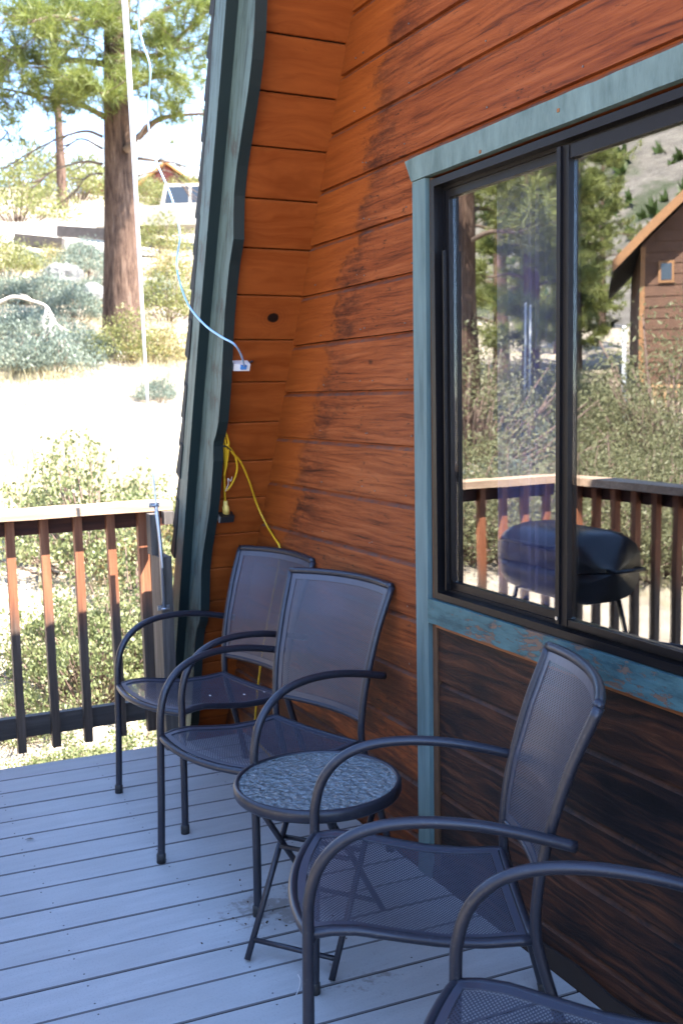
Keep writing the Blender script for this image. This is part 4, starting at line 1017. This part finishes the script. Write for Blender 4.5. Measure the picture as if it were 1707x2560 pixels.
def shrub(kind, loc, scale, label, group, cat='shrub', name=None):
    global NSH; NSH += 1
    nm = name or {'m': 'manzanita_bush', 's': 'sagebrush', 'b': 'bitterbrush', 'd': 'dry_shrub'}[kind[0]]
    t = thing(nm, loc, label, cat, group, (NSH * 2.1) % 6.28)
    sx = scale if not np.isscalar(scale) else (scale, scale, scale)
    t.scale = sx
    for nm_, me in zip(('foliage', 'stem'), SHRUB[kind]): mesh_obj(nm_, me, t)
    return t
GM, GS, GB, GD = 'manzanita bushes below the railing', 'sagebrush on the slope', 'bitterbrush on the slope', 'dry shrubs on the slope'
def at(px, py, D): q = CAM + ray(px, py) * D; q[2] = float(ground_z(q[0], q[1])); return q
shrub('manz_a', at(238, 1300, 8.6), (1.05, 1.05, 1.25), 'broad pale manzanita bush showing just above the rail cap', GM)
shrub('manz_b', at(225, 1600, 6.6), (.62, .62, .90), 'leafy manzanita bush close behind the middle balusters', GM)
shrub('manz_a', at(330, 1500, 7.1), (.85, .9, 1.05), 'leafy manzanita bush behind the last balusters near the grey post', GM)
shrub('manz_b', at(20, 1750, 6.1), (.35, .40, .40), 'low manzanita bush behind the leftmost balusters', GM)
shrub('manz_a', at(330, 1850, 5.65), (.62, .7, .55), 'low manzanita bush against the deck edge under the bottom rail', GM)
shrub('manz_b', at(150, 1900, 5.6), (.42, .45, .42), 'low manzanita bush seen through the lower balusters by the deck edge', GM)
shrub('dry', at(400, 1350, 8.5), 1.0, 'thin dry shrub between the mast and the barge board', GD)
shrub('sage_a', to_ground(40, 930), 1.0, 'sagebrush at the left edge below the bleached branch', GS)
shrub('sage_b', to_ground(135, 930), 1.05, 'sagebrush directly below the bleached branch', GS)
shrub('sage_a', to_ground(215, 900), .9, 'sagebrush beside the foot of the ponderosa trunk', GS)
shrub('sage_b', to_ground(60, 850), 1.1, 'sagebrush behind the bleached branch at left', GS)
shrub('sage_a', to_ground(180, 800), 1.15, 'tall sagebrush between the branch and the ponderosa', GS)
shrub('sage_b', to_ground(110, 760), 1.25, 'large sagebrush just under the lower timber', GS)
shrub('sage_a', to_ground(215, 690), 1.25, 'sagebrush in front of the upper timber', GS)
shrub('sage_b', to_ground(250, 740), .9, 'small sagebrush close to the ponderosa trunk', GS)
shrub('sage_b', to_ground(15, 760), 1.1, 'sagebrush at the left edge under the timbers', GS)
shrub('bitter', to_ground(20, 690), 1.3, 'yellowish bitterbrush at the left edge level with the timbers', GB)
shrub('bitter', to_ground(320, 905), .95, 'yellow-green bitterbrush in front of the ponderosa foot', GB)
shrub('dry', to_ground(400, 905), 1.1, 'dry shrub right of the ponderosa foot', GD)
shrub('sage_a', to_ground(395, 1000), .55, 'small sagebrush alone on the bright slope by the mast', GS)
shrub('bitter', to_ground(420, 800), 1.3, 'bitterbrush right of the mast beside the barge board', GB)
shrub('sage_b', to_ground(390, 760), 1.1, 'sagebrush right of the ponderosa trunk', GS)
shrub('dry', to_ground(440, 700), 1.4, 'straw-coloured shrub below the pickup truck', GD)
shrub('bitter', to_ground(400, 640), 1.5, 'pale bitterbrush on the bank below the pickup truck', GB)
shrub('bitter', at(455, 480, 46), (2.4, 2.4, 2.0), 'bright green bush in front of the red gable', GB)
shrub('bitter', at(385, 485, 48), (2.0, 2.0, 1.6), 'bright green bush left of the red gable', GB)
shrub('bitter', at(40, 520, 34), (2.6, 2.6, 2.2), 'big yellow-green bush above the timbers at left', GB)
shrub('bitter', at(190, 480, 44), (3.0, 3.0, 2.6), 'big yellow-green bush seen left of the ponderosa trunk', GB)
shrub('bitter', at(110, 440, 50), (3.4, 3.4, 3.2), 'tall yellow-green bush far up the slope at left', GB)
# dry grass on the slope
r = np.random.default_rng(5); n_ = 26000
D_ = r.uniform(6, 26, n_); pxs = r.uniform(-80, 560, n_)
bx_ = np.array([CAM + ray(a, 1000) * d for a, d in zip(pxs, D_)]); bx_[:, 2] = ground_z(bx_[:, 0], bx_[:, 1])
patch = np.sin(bx_[:, 0] * 1.7 + 1) + np.sin(bx_[:, 1] * 2.3) + r.normal(0, .6, n_); bx_ = bx_[patch > .1]; n_ = len(bx_)
h_ = r.uniform(.08, .28, (n_, 1)); a_ = r.uniform(0, 6.28, n_); sd_ = np.stack([np.cos(a_), np.sin(a_), 0 * a_], -1) * .006
V = np.stack([bx_ - sd_, bx_ + sd_, bx_ + np.concatenate([r.normal(0, .06, (n_, 2)), h_], 1)], 1).reshape(-1, 3)
gr_o = mesh_obj('dry_grass', tri_mesh('dry_grass', V, np.arange(len(V)).reshape(-1, 3), 'dry_grass')); tag(gr_o, 'thin straw-coloured grass scattered over the sunny slope', 'grass', kind='stuff')
# boulders
def boulder(loc, rad, label, seed):
    r = np.random.default_rng(seed); V = []; F = []; nu, nv = 14, 9
    for i in range(nv + 1):
        for j in range(nu):
            th, ph = math.pi * i / nv, 2 * math.pi * j / nu; d = np.array([math.sin(th) * math.cos(ph), math.sin(th) * math.sin(ph), math.cos(th)])
            k_ = 1 + .18 * math.sin(3 * d[0] + seed) + .15 * math.sin(4 * d[1] - seed) + .12 * math.cos(5 * d[2] + 2 * seed)
            k_ = min(k_, 1.12); V.append(np.array(loc) + d * np.array(rad) * k_)
    for i in range(nv):
        for j in range(nu): F.append((i * nu + j, (i + 1) * nu + j, (i + 1) * nu + (j + 1) % nu, i * nu + (j + 1) % nu))
    o = MB().add(V, F).build('boulder', 'granite', None, False); return tag(o, label, 'boulder', 'granite boulders on the slope')
boulder(to_ground(243, 760) + np.array([0, 0, .12]), (.36, .34, .30), 'grey granite boulder just left of the ponderosa trunk', 3)
boulder(to_ground(400, 755) + np.array([0, 0, .1]), (.4, .38, .34), 'grey granite boulder right of the ponderosa trunk', 5)
boulder(to_ground(160, 700) + np.array([0, 0, .08]), (.36, .42, .28), 'granite boulder under the dark timbers', 8)
# railway-tie timbers
def timber(pa, pb, D0, D1, label):
    a, b_ = CAM + ray(*pa) * D0, CAM + ray(*pb) * D1
    o = MB().beam(a, b_, .22, .30).build('timber', 'tie_timber'); return tag(o, label, 'timber', 'dark timbers edging the bank')
def on_bank(px, py): q = to_ground(px, py); return (np.linalg.norm(q - CAM) / np.linalg.norm(ray(px, py)))
d0 = on_bank(100, 622)
timber((40, 598), (160, 610), d0 + .1, d0 - .1, 'dark square timber lying on the bank, the lower left of two')
timber((146, 578), (300, 588), d0 + 1.2, d0 + .9, 'dark square timber on the bank, the upper one behind the ponderosa')
shrub('sage_b', to_ground(205, 640), .85, 'sagebrush growing against the face of the upper timber', GS)
shrub('sage_a', to_ground(70, 668), .8, 'sagebrush growing against the face of the lower timber', GS)
shrub('dry', to_ground(140, 660), .8, 'twiggy dry shrub between the two timbers and the sagebrush', GD)
# bleached dead branch
db = thing('dead_branch', at(60, 800, 14.5), 'bleached bare branch arching over the sagebrush at left', 'branch')
b = MB(); DD = 14.2
def bp(px, py, d=0.): return CAM + ray(px, py) * (DD + d)
b.tube(spline([bp(-60, 775), bp(0, 755), bp(35, 742), bp(80, 752), bp(115, 765), bp(130, 790), bp(135, 815)], 5), np.linspace(.028, .010, 31), 7)
for pts in ([bp(115, 765), bp(112, 790), bp(100, 810)], [bp(130, 790), bp(145, 812), bp(158, 830)], [bp(130, 795), bp(125, 820), bp(135, 840)], [bp(133, 805), bp(150, 815), bp(172, 828)], [bp(120, 775), bp(108, 800), bp(112, 825)], [bp(80, 752), bp(70, 742), bp(50, 735)]):
    b.tube(spline(pts, 4), np.linspace(.012, .004, 9), 5)
b.build('bough', 'bleached_wood', db, True)
b = MB()
for _ in range(22):
    a = bp(118 + random.uniform(-8, 22), 780 + random.uniform(0, 40)); e = a + np.array([random.uniform(-.1, .1), random.uniform(-.14, .14), random.uniform(-.22, .02)]); b.tube([a, (a + e) / 2 + (0, 0, -.02), e], [.005, .004, .002], 4)
tag(b.build('twig', 'bleached_wood', db), kind='stuff')
# gravel track and pickup
TR = to_ground(480, 620)
b = MB(); V = []
for i in range(25):
    f = i / 24; c = TR + np.array([-1.5, -14 + 28 * f, 0])
    for k_ in (-3.2, 3.2): V.append((c[0] + k_, c[1], max(ground_z(c[0] + k_, c[1]), TR[2] - .55) + .03))
o = b.add(V, [(2 * i, 2 * i + 1, 2 * i + 3, 2 * i + 2) for i in range(24)]).build('track', 'road_gravel'); tag(o, kind='structure')
trk = thing('pickup_truck', TR, 'tan pickup truck parked up the slope, half hidden by the barge board', 'truck')
def tr_pt(x, y, z):   # local: x forward, y left, z up; the nose points right in the picture and a little towards us
    a = R_(62); c, s_ = math.cos(a), math.sin(a); return TR + np.array([c * x - s_ * y, s_ * x + c * y, z])
def extrude_side(prof, w0, w1, taper=None):
    V = [tr_pt(x, w0, z) for x, z in prof] + [tr_pt(x, w1, z) for x, z in prof]; k_ = len(prof)
    return V, [tuple(range(k_))[::-1], tuple(range(k_, 2 * k_))] + [(i, (i + 1) % k_, (i + 1) % k_ + k_, i + k_) for i in range(k_)]
prof = [(-2.7, .55), (2.55, .55), (2.65, .75), (2.6, 1.02), (1.25, 1.12), (-.75, 1.12), (-2.68, 1.12)]
b = MB(); b.add(*extrude_side(prof, -.92, .92)); body = b.build('body', 'truck_paint', trk)
# cab with sloped glass
V = []
for x, z, w in ((-.75, 1.121, .88), (1.30, 1.121, .88), (.62, 1.76, .72), (-.62, 1.78, .72)): V += [tr_pt(x, -w, z), tr_pt(x, w, z)]
cabm = MB().add(V, [(0, 2, 4, 6), (1, 7, 5, 3), (0, 1, 3, 2), (2, 3, 5, 4), (4, 5, 7, 6), (6, 7, 1, 0)]).build('cab', 'truck_paint', trk)
for sg in (-1, 1):
    f = lambda x, z: tr_pt(x, sg * (.885 - .16 * (z - 1.121) / .64), z)
    MB().add([f(-.62, 1.18), f(.10, 1.18), f(.10, 1.68), f(-.54, 1.68)], [(0, 1, 2, 3) if sg < 0 else (3, 2, 1, 0)]).build('rear_window', 'truck_glass', trk)
    MB().add([f(.18, 1.18), f(1.05, 1.18), f(.60, 1.68), f(.18, 1.68)], [(0, 1, 2, 3) if sg < 0 else (3, 2, 1, 0)]).build('door_window', 'truck_glass', trk)
    MB().obox(tr_pt(.95, sg * 1.03, 1.25), (math.cos(R_(62)), math.sin(R_(62)), 0), (-math.sin(R_(62)), math.cos(R_(62)), 0), (0, 0, 1), .06, .10, .11).build('mirror', 'plastic_white', trk)
    MB().obox(tr_pt(2.64, sg * .68, .88), (math.cos(R_(62)), math.sin(R_(62)), 0), (-math.sin(R_(62)), math.cos(R_(62)), 0), (0, 0, 1), .03, .17, .09).build('headlight', 'lamp_glass', trk)
    for x in (-1.7, 1.75):
        c, ax_ = tr_pt(x, sg * .80, .36), unit(tr_pt(0, 1, 0) - tr_pt(0, 0, 0)); wv = MB().tube([c - ax_ * .12, c - ax_ * .11, c + ax_ * .11, c + ax_ * .12], [.33, .36, .36, .33], 18).build('wheel', 'tyre', trk, True)
        MB().tube([c + sg * ax_ * .10, c + sg * ax_ * .135], .20, 14).build('rim', 'chrome', wv)
wq = [tr_pt(1.31, -.80, 1.16), tr_pt(1.31, .80, 1.16), tr_pt(.68, .68, 1.72), tr_pt(.68, -.68, 1.72)]
off = np.array([math.cos(R_(62)), math.sin(R_(62)), .9]) * .012
MB().add([p + off for p in wq], [(0, 1, 2, 3)]).build('windshield', 'truck_glass', trk)
MB().obox(tr_pt(2.66, 0, .60), (math.cos(R_(62)), math.sin(R_(62)), 0), (-math.sin(R_(62)), math.cos(R_(62)), 0), (0, 0, 1), .05, .92, .09).build('bumper', 'chrome', trk)
MB().obox(tr_pt(2.625, 0, .88), (math.cos(R_(62)), math.sin(R_(62)), 0), (-math.sin(R_(62)), math.cos(R_(62)), 0), (0, 0, 1), .03, .46, .09).build('grille', 'plastic_black', trk)

# red house with the big metal roof and solar panels
HD = 62.0; HB = at(430, 470, HD); hy0 = CAM + ray(430, 470) * HD
hb = thing('red_house', (hy0[0], hy0[1], hy0[2] - 2), 'dark red house up the slope with a pale metal roof and solar panels', 'house')
def hp(px, py, d=0.): return CAM + ray(px, py) * (HD + d)
ln = unit(np.array([FWD[0], FWD[1], 0])); rt = np.array([-ln[1], ln[0], 0]) * -1.0
if rt @ RIGHT < 0: rt = -rt
hc = CAM + ray(425, 458) * HD
def hl(a, d, z): return hc + rt * a + ln * d + np.array([0, 0, z])
b = MB(); b.add([hl(-5.5, 1.5, -3), hl(5.5, 1.5, -3), hl(5.5, 1.5, .9), hl(-5.5, 1.5, .9), hl(-5.5, 9, -3), hl(5.5, 9, -3), hl(5.5, 9, .9), hl(-5.5, 9, .9)], [(0, 1, 2, 3), (7, 6, 5, 4), (0, 4, 5, 1), (1, 5, 6, 2), (2, 6, 7, 3), (3, 7, 4, 0)]).build('wall', 'red_siding', hb)
rfh = MB().add([hl(-6, .6, .55), hl(6, .6, .55), hl(6, 5.2, 3.9), hl(-6, 5.2, 3.9), hl(-6, 9.8, .55), hl(6, 9.8, .55), hl(-6, .6, .40), hl(6, .6, .40), hl(6, 9.8, .40), hl(-6, 9.8, .40)], [(0, 1, 2, 3), (3, 2, 5, 4), (6, 7, 1, 0), (9, 4, 5, 8), (6, 0, 3, 4, 9), (7, 8, 5, 2, 1), (6, 9, 8, 7)]).build('roof', 'metal_roof', hb)
pn = unit(np.cross(hl(1, 0, 0) - hl(0, 0, 0), hl(0, 4.6, 3.35) - hl(0, 0, 0)))
if pn[2] < 0: pn = -pn
sl = unit(hl(0, 4.6, 3.35) - hl(0, 0, 0))
for i in range(9):
    for j in range(2):
        MB().obox(hl(-4.9 + i * 1.1, .6, .55) + sl * (2.2 + j * 1.75) + pn * .06, rt, sl, pn, .50, .82, .03).build('solar_panel', 'solar_panel', rfh)
gw = 1.45
MB().add([hl(-gw, -1.2, -2.5), hl(gw, -1.2, -2.5), hl(gw, -1.2, -.35), hl(0, -1.2, .75), hl(-gw, -1.2, -.35), hl(-gw, 1.6, -2.5), hl(gw, 1.6, -2.5), hl(gw, 1.6, -.35), hl(0, 1.6, .75), hl(-gw, 1.6, -.35)], [(0, 1, 2, 3, 4), (9, 8, 7, 6, 5), (0, 5, 6, 1), (1, 6, 7, 2), (4, 9, 5, 0)]).build('porch_gable', 'red_siding', hb)
for sg in (-1, 1):
    a, c = hl(sg * 1.95, -1.5, -.55), hl(0, -1.5, .86)
    b = MB(); b.add([a, c, c + (0, 0, .16), a + (0, 0, .16)] + [q + ln * 3.2 for q in (a, c, c + np.array([0, 0, .16]), a + np.array([0, 0, .16]))], [(0, 1, 2, 3), (7, 6, 5, 4), (0, 4, 5, 1), (1, 5, 6, 2), (2, 6, 7, 3), (3, 7, 4, 0)]).build('porch_roof', 'orange_fascia', hb)
MB().obox(hl(0, -1.22, -1.2), rt, ln, (0, 0, 1), .5, .03, .4).build('window', 'house_glass', hb)

# ================================================================== what the window mirrors: the view across the deck
def mir(px, py, D):
    """real place of what the photograph shows mirrored in the window at this pixel, D metres down the line of sight"""
    q = CAM + ray(px, py) * D; return np.array([q[0], 0.04 - q[1], q[2]])
def mir_ground(px, D):
    q = mir(px, 1000, D); q[2] = float(ground_z(q[0], q[1])); return q
GP = 'pine trees across from the deck'
leafy('needles_sunny', (0.105, 0.125, 0.034), (0.175, 0.195, 0.055), (0.27, 0.27, 0.090))
pine(mir_ground(1150, 14), 13, .27, 'nearest pine mirrored in the left pane, with a broad orange trunk', GP, 41, crown_from=.20, nlimb=46, reach=1.3, k=26, width=.018, mat='needles_sunny', tufts_per=6)
pine(mir_ground(1325, 20), 13, .20, 'dark-trunked pine mirrored in the middle of the left pane', GP, 42, crown_from=.10, nlimb=56, reach=1.15, k=26, width=.019, mat='needles_sunny', tufts_per=6)
pine(mir_ground(1438, 33), 11.0, .18, 'slender pine mirrored just right of the window mullion', GP, 43, crown_from=.06, nlimb=46, reach=1.0, k=26, width=.020, mat='needles_sunny', tufts_per=6)
pine(mir_ground(1250, 28), 13, .22, 'pine mirrored behind the others in the left pane', GP, 44, crown_from=.08, nlimb=48, reach=2.2, k=24, width=.024, mat='needles_sunny', tufts_per=5)
pine(mir_ground(1400, 40), 12, .24, 'pine mirrored far back beside the mullion', GP, 45, crown_from=.06, nlimb=40, reach=2.4, k=20, width=.028, mat='needles_sunny', tufts_per=5)
pine(mir_ground(1500, 60), 11, .26, 'small far pine mirrored left of the brown house', GP, 46, crown_from=.06, nlimb=32, reach=2.0, k=18, width=.034, mat='needles_sunny', tufts_per=4)
leafy('scrub_leaf', (0.105, 0.115, 0.055), (0.175, 0.175, 0.085), (0.27, 0.25, 0.14))
shrub_proto('mahogany', (.75, .75, .75), 330, 42, .030, .075, 'scrub_leaf', 31, .8, .38, .012)
shrub_proto('mahogany_open', (.8, .75, .85), 220, 46, .030, .070, 'scrub_leaf', 32, .8, .38, .012)
shs = [(1150, 9.6, 1.35, 'mahogany'), (1215, 10.6, 1.2, 'sage_a'), (1275, 9.8, 1.15, 'mahogany_open'), (1335, 10.8, 1.0, 'sage_b'), (1395, 10.2, 1.1, 'mahogany'), (1455, 10.8, 1.2, 'mahogany_open'), (1515, 10.0, 1.25, 'mahogany'), (1575, 10.8, 1.3, 'mahogany_open'), (1640, 10.0, 1.35, 'mahogany'), (1700, 10.8, 1.4, 'mahogany_open'),
       (1180, 13.5, 1.9, 'mahogany_open'), (1260, 14.5, 1.4, 'sage_a'), (1370, 16.5, 1.3, 'mahogany'), (1450, 15.0, 1.3, 'mahogany_open'), (1540, 15.5, 1.2, 'sage_b'), (1610, 14.0, 1.6, 'mahogany'), (1690, 14.5, 2.5, 'mahogany_open'), (1300, 20.0, 1.6, 'mahogany'), (1420, 21.0, 1.5, 'sage_b'), (1520, 20.0, 1.4, 'mahogany')]
GW = 'bushes across from the deck'
where = {0: 'close behind', 1: 'beyond'}
for i, (px, D, sc, kd) in enumerate(shs):
    pane = 'left' if px < 1400 else 'right'
    kindw = {'s': 'grey-green', 'm': 'olive-green'}[kd[0]]
    order = sum(1 for j, q in enumerate(shs) if (q[1] < 12) == (D < 12) and q[0] <= px)
    ordn = ['', 'first', 'second', 'third', 'fourth', 'fifth', 'sixth', 'seventh', 'eighth', 'ninth', 'tenth'][order]
    shrub(kd, mir_ground(px, D), sc, '%s bush, %s from left in the %s row of bushes mirrored in the window' % (kindw, ordn, 'near' if D < 12 else 'far'), GW, 'shrub', {'s': 'sagebrush', 'm': 'mahogany_bush'}[kd[0]])
# white marker poles
for (px, y0, y1, D, lab) in ((1309, 760, 925, 16.5, 'thin white pole mirrored in the left pane, left one of a pair'), (1322, 765, 928, 16.5, 'thin white pole mirrored in the left pane, right one of a pair'), (1563, 820, 985, 14.8, 'white pole mirrored in front of the brown house')):
    a, b_ = mir(px, y1, D), mir(px, y0, D); a = np.array([b_[0], b_[1], float(ground_z(b_[0], b_[1]))]); w_ = .017 if px < 1400 else .034
    pl_ = thing('marker_pole', a, lab, 'pole', 'white poles across from the deck' if px < 1400 else None)
    MB().tube([a, b_], w_, 8).build('shaft', 'pole_paint', pl_, True); MB().tube([b_, b_ + np.array([0, 0, .03])], [w_ * 1.25, w_ * .6], 8).build('cap', 'plastic_white', pl_, True)
# brown house with an orange-edged gable
HD2 = 26.0
hv = unit(np.array([FWD[0], FWD[1], 0])); hrt = np.array([-hv[1], hv[0], 0])
if hrt @ RIGHT < 0: hrt = -hrt
hb0 = CAM + ray(1600, 1012) * HD2
ang = R_(14); ux = hrt * math.cos(ang) - hv * math.sin(ang); uy = hv * math.cos(ang) + hrt * math.sin(ang)   # along the gable, into the house
def bh(a, d, z): q = hb0 + ux * a + uy * d + np.array([0, 0, z]); return np.array([q[0], 0.04 - q[1], q[2]])
br_h = thing('brown_house', bh(3, 4, -1), 'brown wooden house with an orange-edged gable roof, mirrored in the right pane', 'house')
WL, WH, HW = 8.0, 3.95, 3.1
box6 = [(0, 1, 2, 3), (7, 6, 5, 4), (0, 4, 5, 1), (1, 5, 6, 2), (2, 6, 7, 3), (3, 7, 4, 0)]
wb = MB().add([bh(0, 0, -2), bh(2 * HW, 0, -2), bh(2 * HW, 0, WH), bh(HW, 0, WH + HW * .95), bh(0, 0, WH), bh(0, WL, -2), bh(2 * HW, WL, -2), bh(2 * HW, WL, WH), bh(HW, WL, WH + HW * .95), bh(0, WL, WH)], [(0, 1, 2, 3, 4), (9, 8, 7, 6, 5), (0, 5, 6, 1), (1, 6, 7, 2), (4, 9, 5, 0)]).build('wall', 'brown_siding', br_h)
for i in range(24):
    z = -1.9 + i * .27; h2 = max(0.0, z + .25 - WH) / .95
    if z + .25 > WH + HW * .9: break
    MB().add([bh(h2 + .02, -.03, z), bh(2 * HW - h2 - .02, -.03, z), bh(2 * HW - h2 - .02, -.012, z + .25), bh(h2 + .02, -.012, z + .25), bh(h2 + .02, 0.01, z), bh(2 * HW - h2 - .02, 0.01, z), bh(2 * HW - h2 - .02, 0.01, z + .25), bh(h2 + .02, 0.01, z + .25)], box6).build('lap_board', 'brown_siding', wb)
for sg in (0, 1):
    def rp(t, d, up): a = (-.75 + (HW + .75) * t); a = a if sg == 0 else 2 * HW - a; return bh(a, d, WH - .71 + (HW + .75) * .95 * t + up)
    V = [rp(0, -.7, .08), rp(1, -.7, .08), rp(1, WL + .5, .08), rp(0, WL + .5, .08), rp(0, -.7, .26), rp(1, -.7, .26), rp(1, WL + .5, .26), rp(0, WL + .5, .26)]
    rfx = MB().add(V, box6).build('roof', 'shingle_dark', br_h)
    MB().add([rp(0, -.76, .02), rp(1, -.76, .02), rp(1, -.705, .02), rp(0, -.705, .02), rp(0, -.76, .30), rp(1, -.76, .30), rp(1, -.705, .30), rp(0, -.705, .30)], box6).build('barge_board', 'house_trim', rfx)
def hbox(name, a0, a1, d0, d1, z0, z1, mat, par): return MB().add([bh(a0, d0, z0), bh(a1, d0, z0), bh(a1, d1, z0), bh(a0, d1, z0), bh(a0, d0, z1), bh(a1, d0, z1), bh(a1, d1, z1), bh(a0, d1, z1)], box6).build(name, mat, par)
hbox('corner_trim', -.02, .10, -.05, .08, -2, WH - .05, 'house_trim', br_h)
wi = hbox('window', .42, .80, -.075, -.05, 3.00, 3.55, 'house_trim', br_h); hbox('pane', .48, .74, -.085, -.0755, 3.07, 3.48, 'house_glass', wi)
hbox('stair_landing', .25, 1.5, -1.6, -.04, -.62, -.52, 'stair_wood', br_h)
for i in range(6): hbox('stair_baluster', .25 + i * .24, .31 + i * .24, -1.58, -1.52, -.515, .42, 'stair_wood', br_h)
hbox('stair_rail', .22, 1.56, -1.6, -1.50, .425, .50, 'stair_wood', br_h)
# scrub and small pines dotted over the mountainside
r = np.random.default_rng(9); n_ = 1500
ii, jj = r.integers(0, 90, n_), r.integers(1, 40, n_); cpos = np.stack([mx_[ii, jj], my_[ii, jj], mz_[ii, jj]], -1) + r.normal(0, 1.6, (n_, 3)) * np.array([1, 1, .2])
h_ = r.uniform(1.5, 5.0, n_); V = []; 
base_dirs = unit(r.normal(0, 1, (14, 3)) + np.array([0, 0, .35]))
for c, h in zip(cpos, h_):
    d = unit(base_dirs + r.normal(0, .35, base_dirs.shape)); s_ = unit(np.cross(d, r.normal(0, 1, d.shape))) * h * .28
    V.append(np.stack([c + s_, c - s_ + (0, 0, .1), c + d * h * np.array([.7, .7, 1.1])], 1))
V = np.concatenate(V).reshape(-1, 3)
o = mesh_obj('mountain_scrub', tri_mesh('mountain_scrub', V, np.arange(len(V)).reshape(-1, 3), 'needles_dark')); tag(o, 'dark scrub and small pines scattered over the rocky mountainside', 'scrub', kind='stuff')
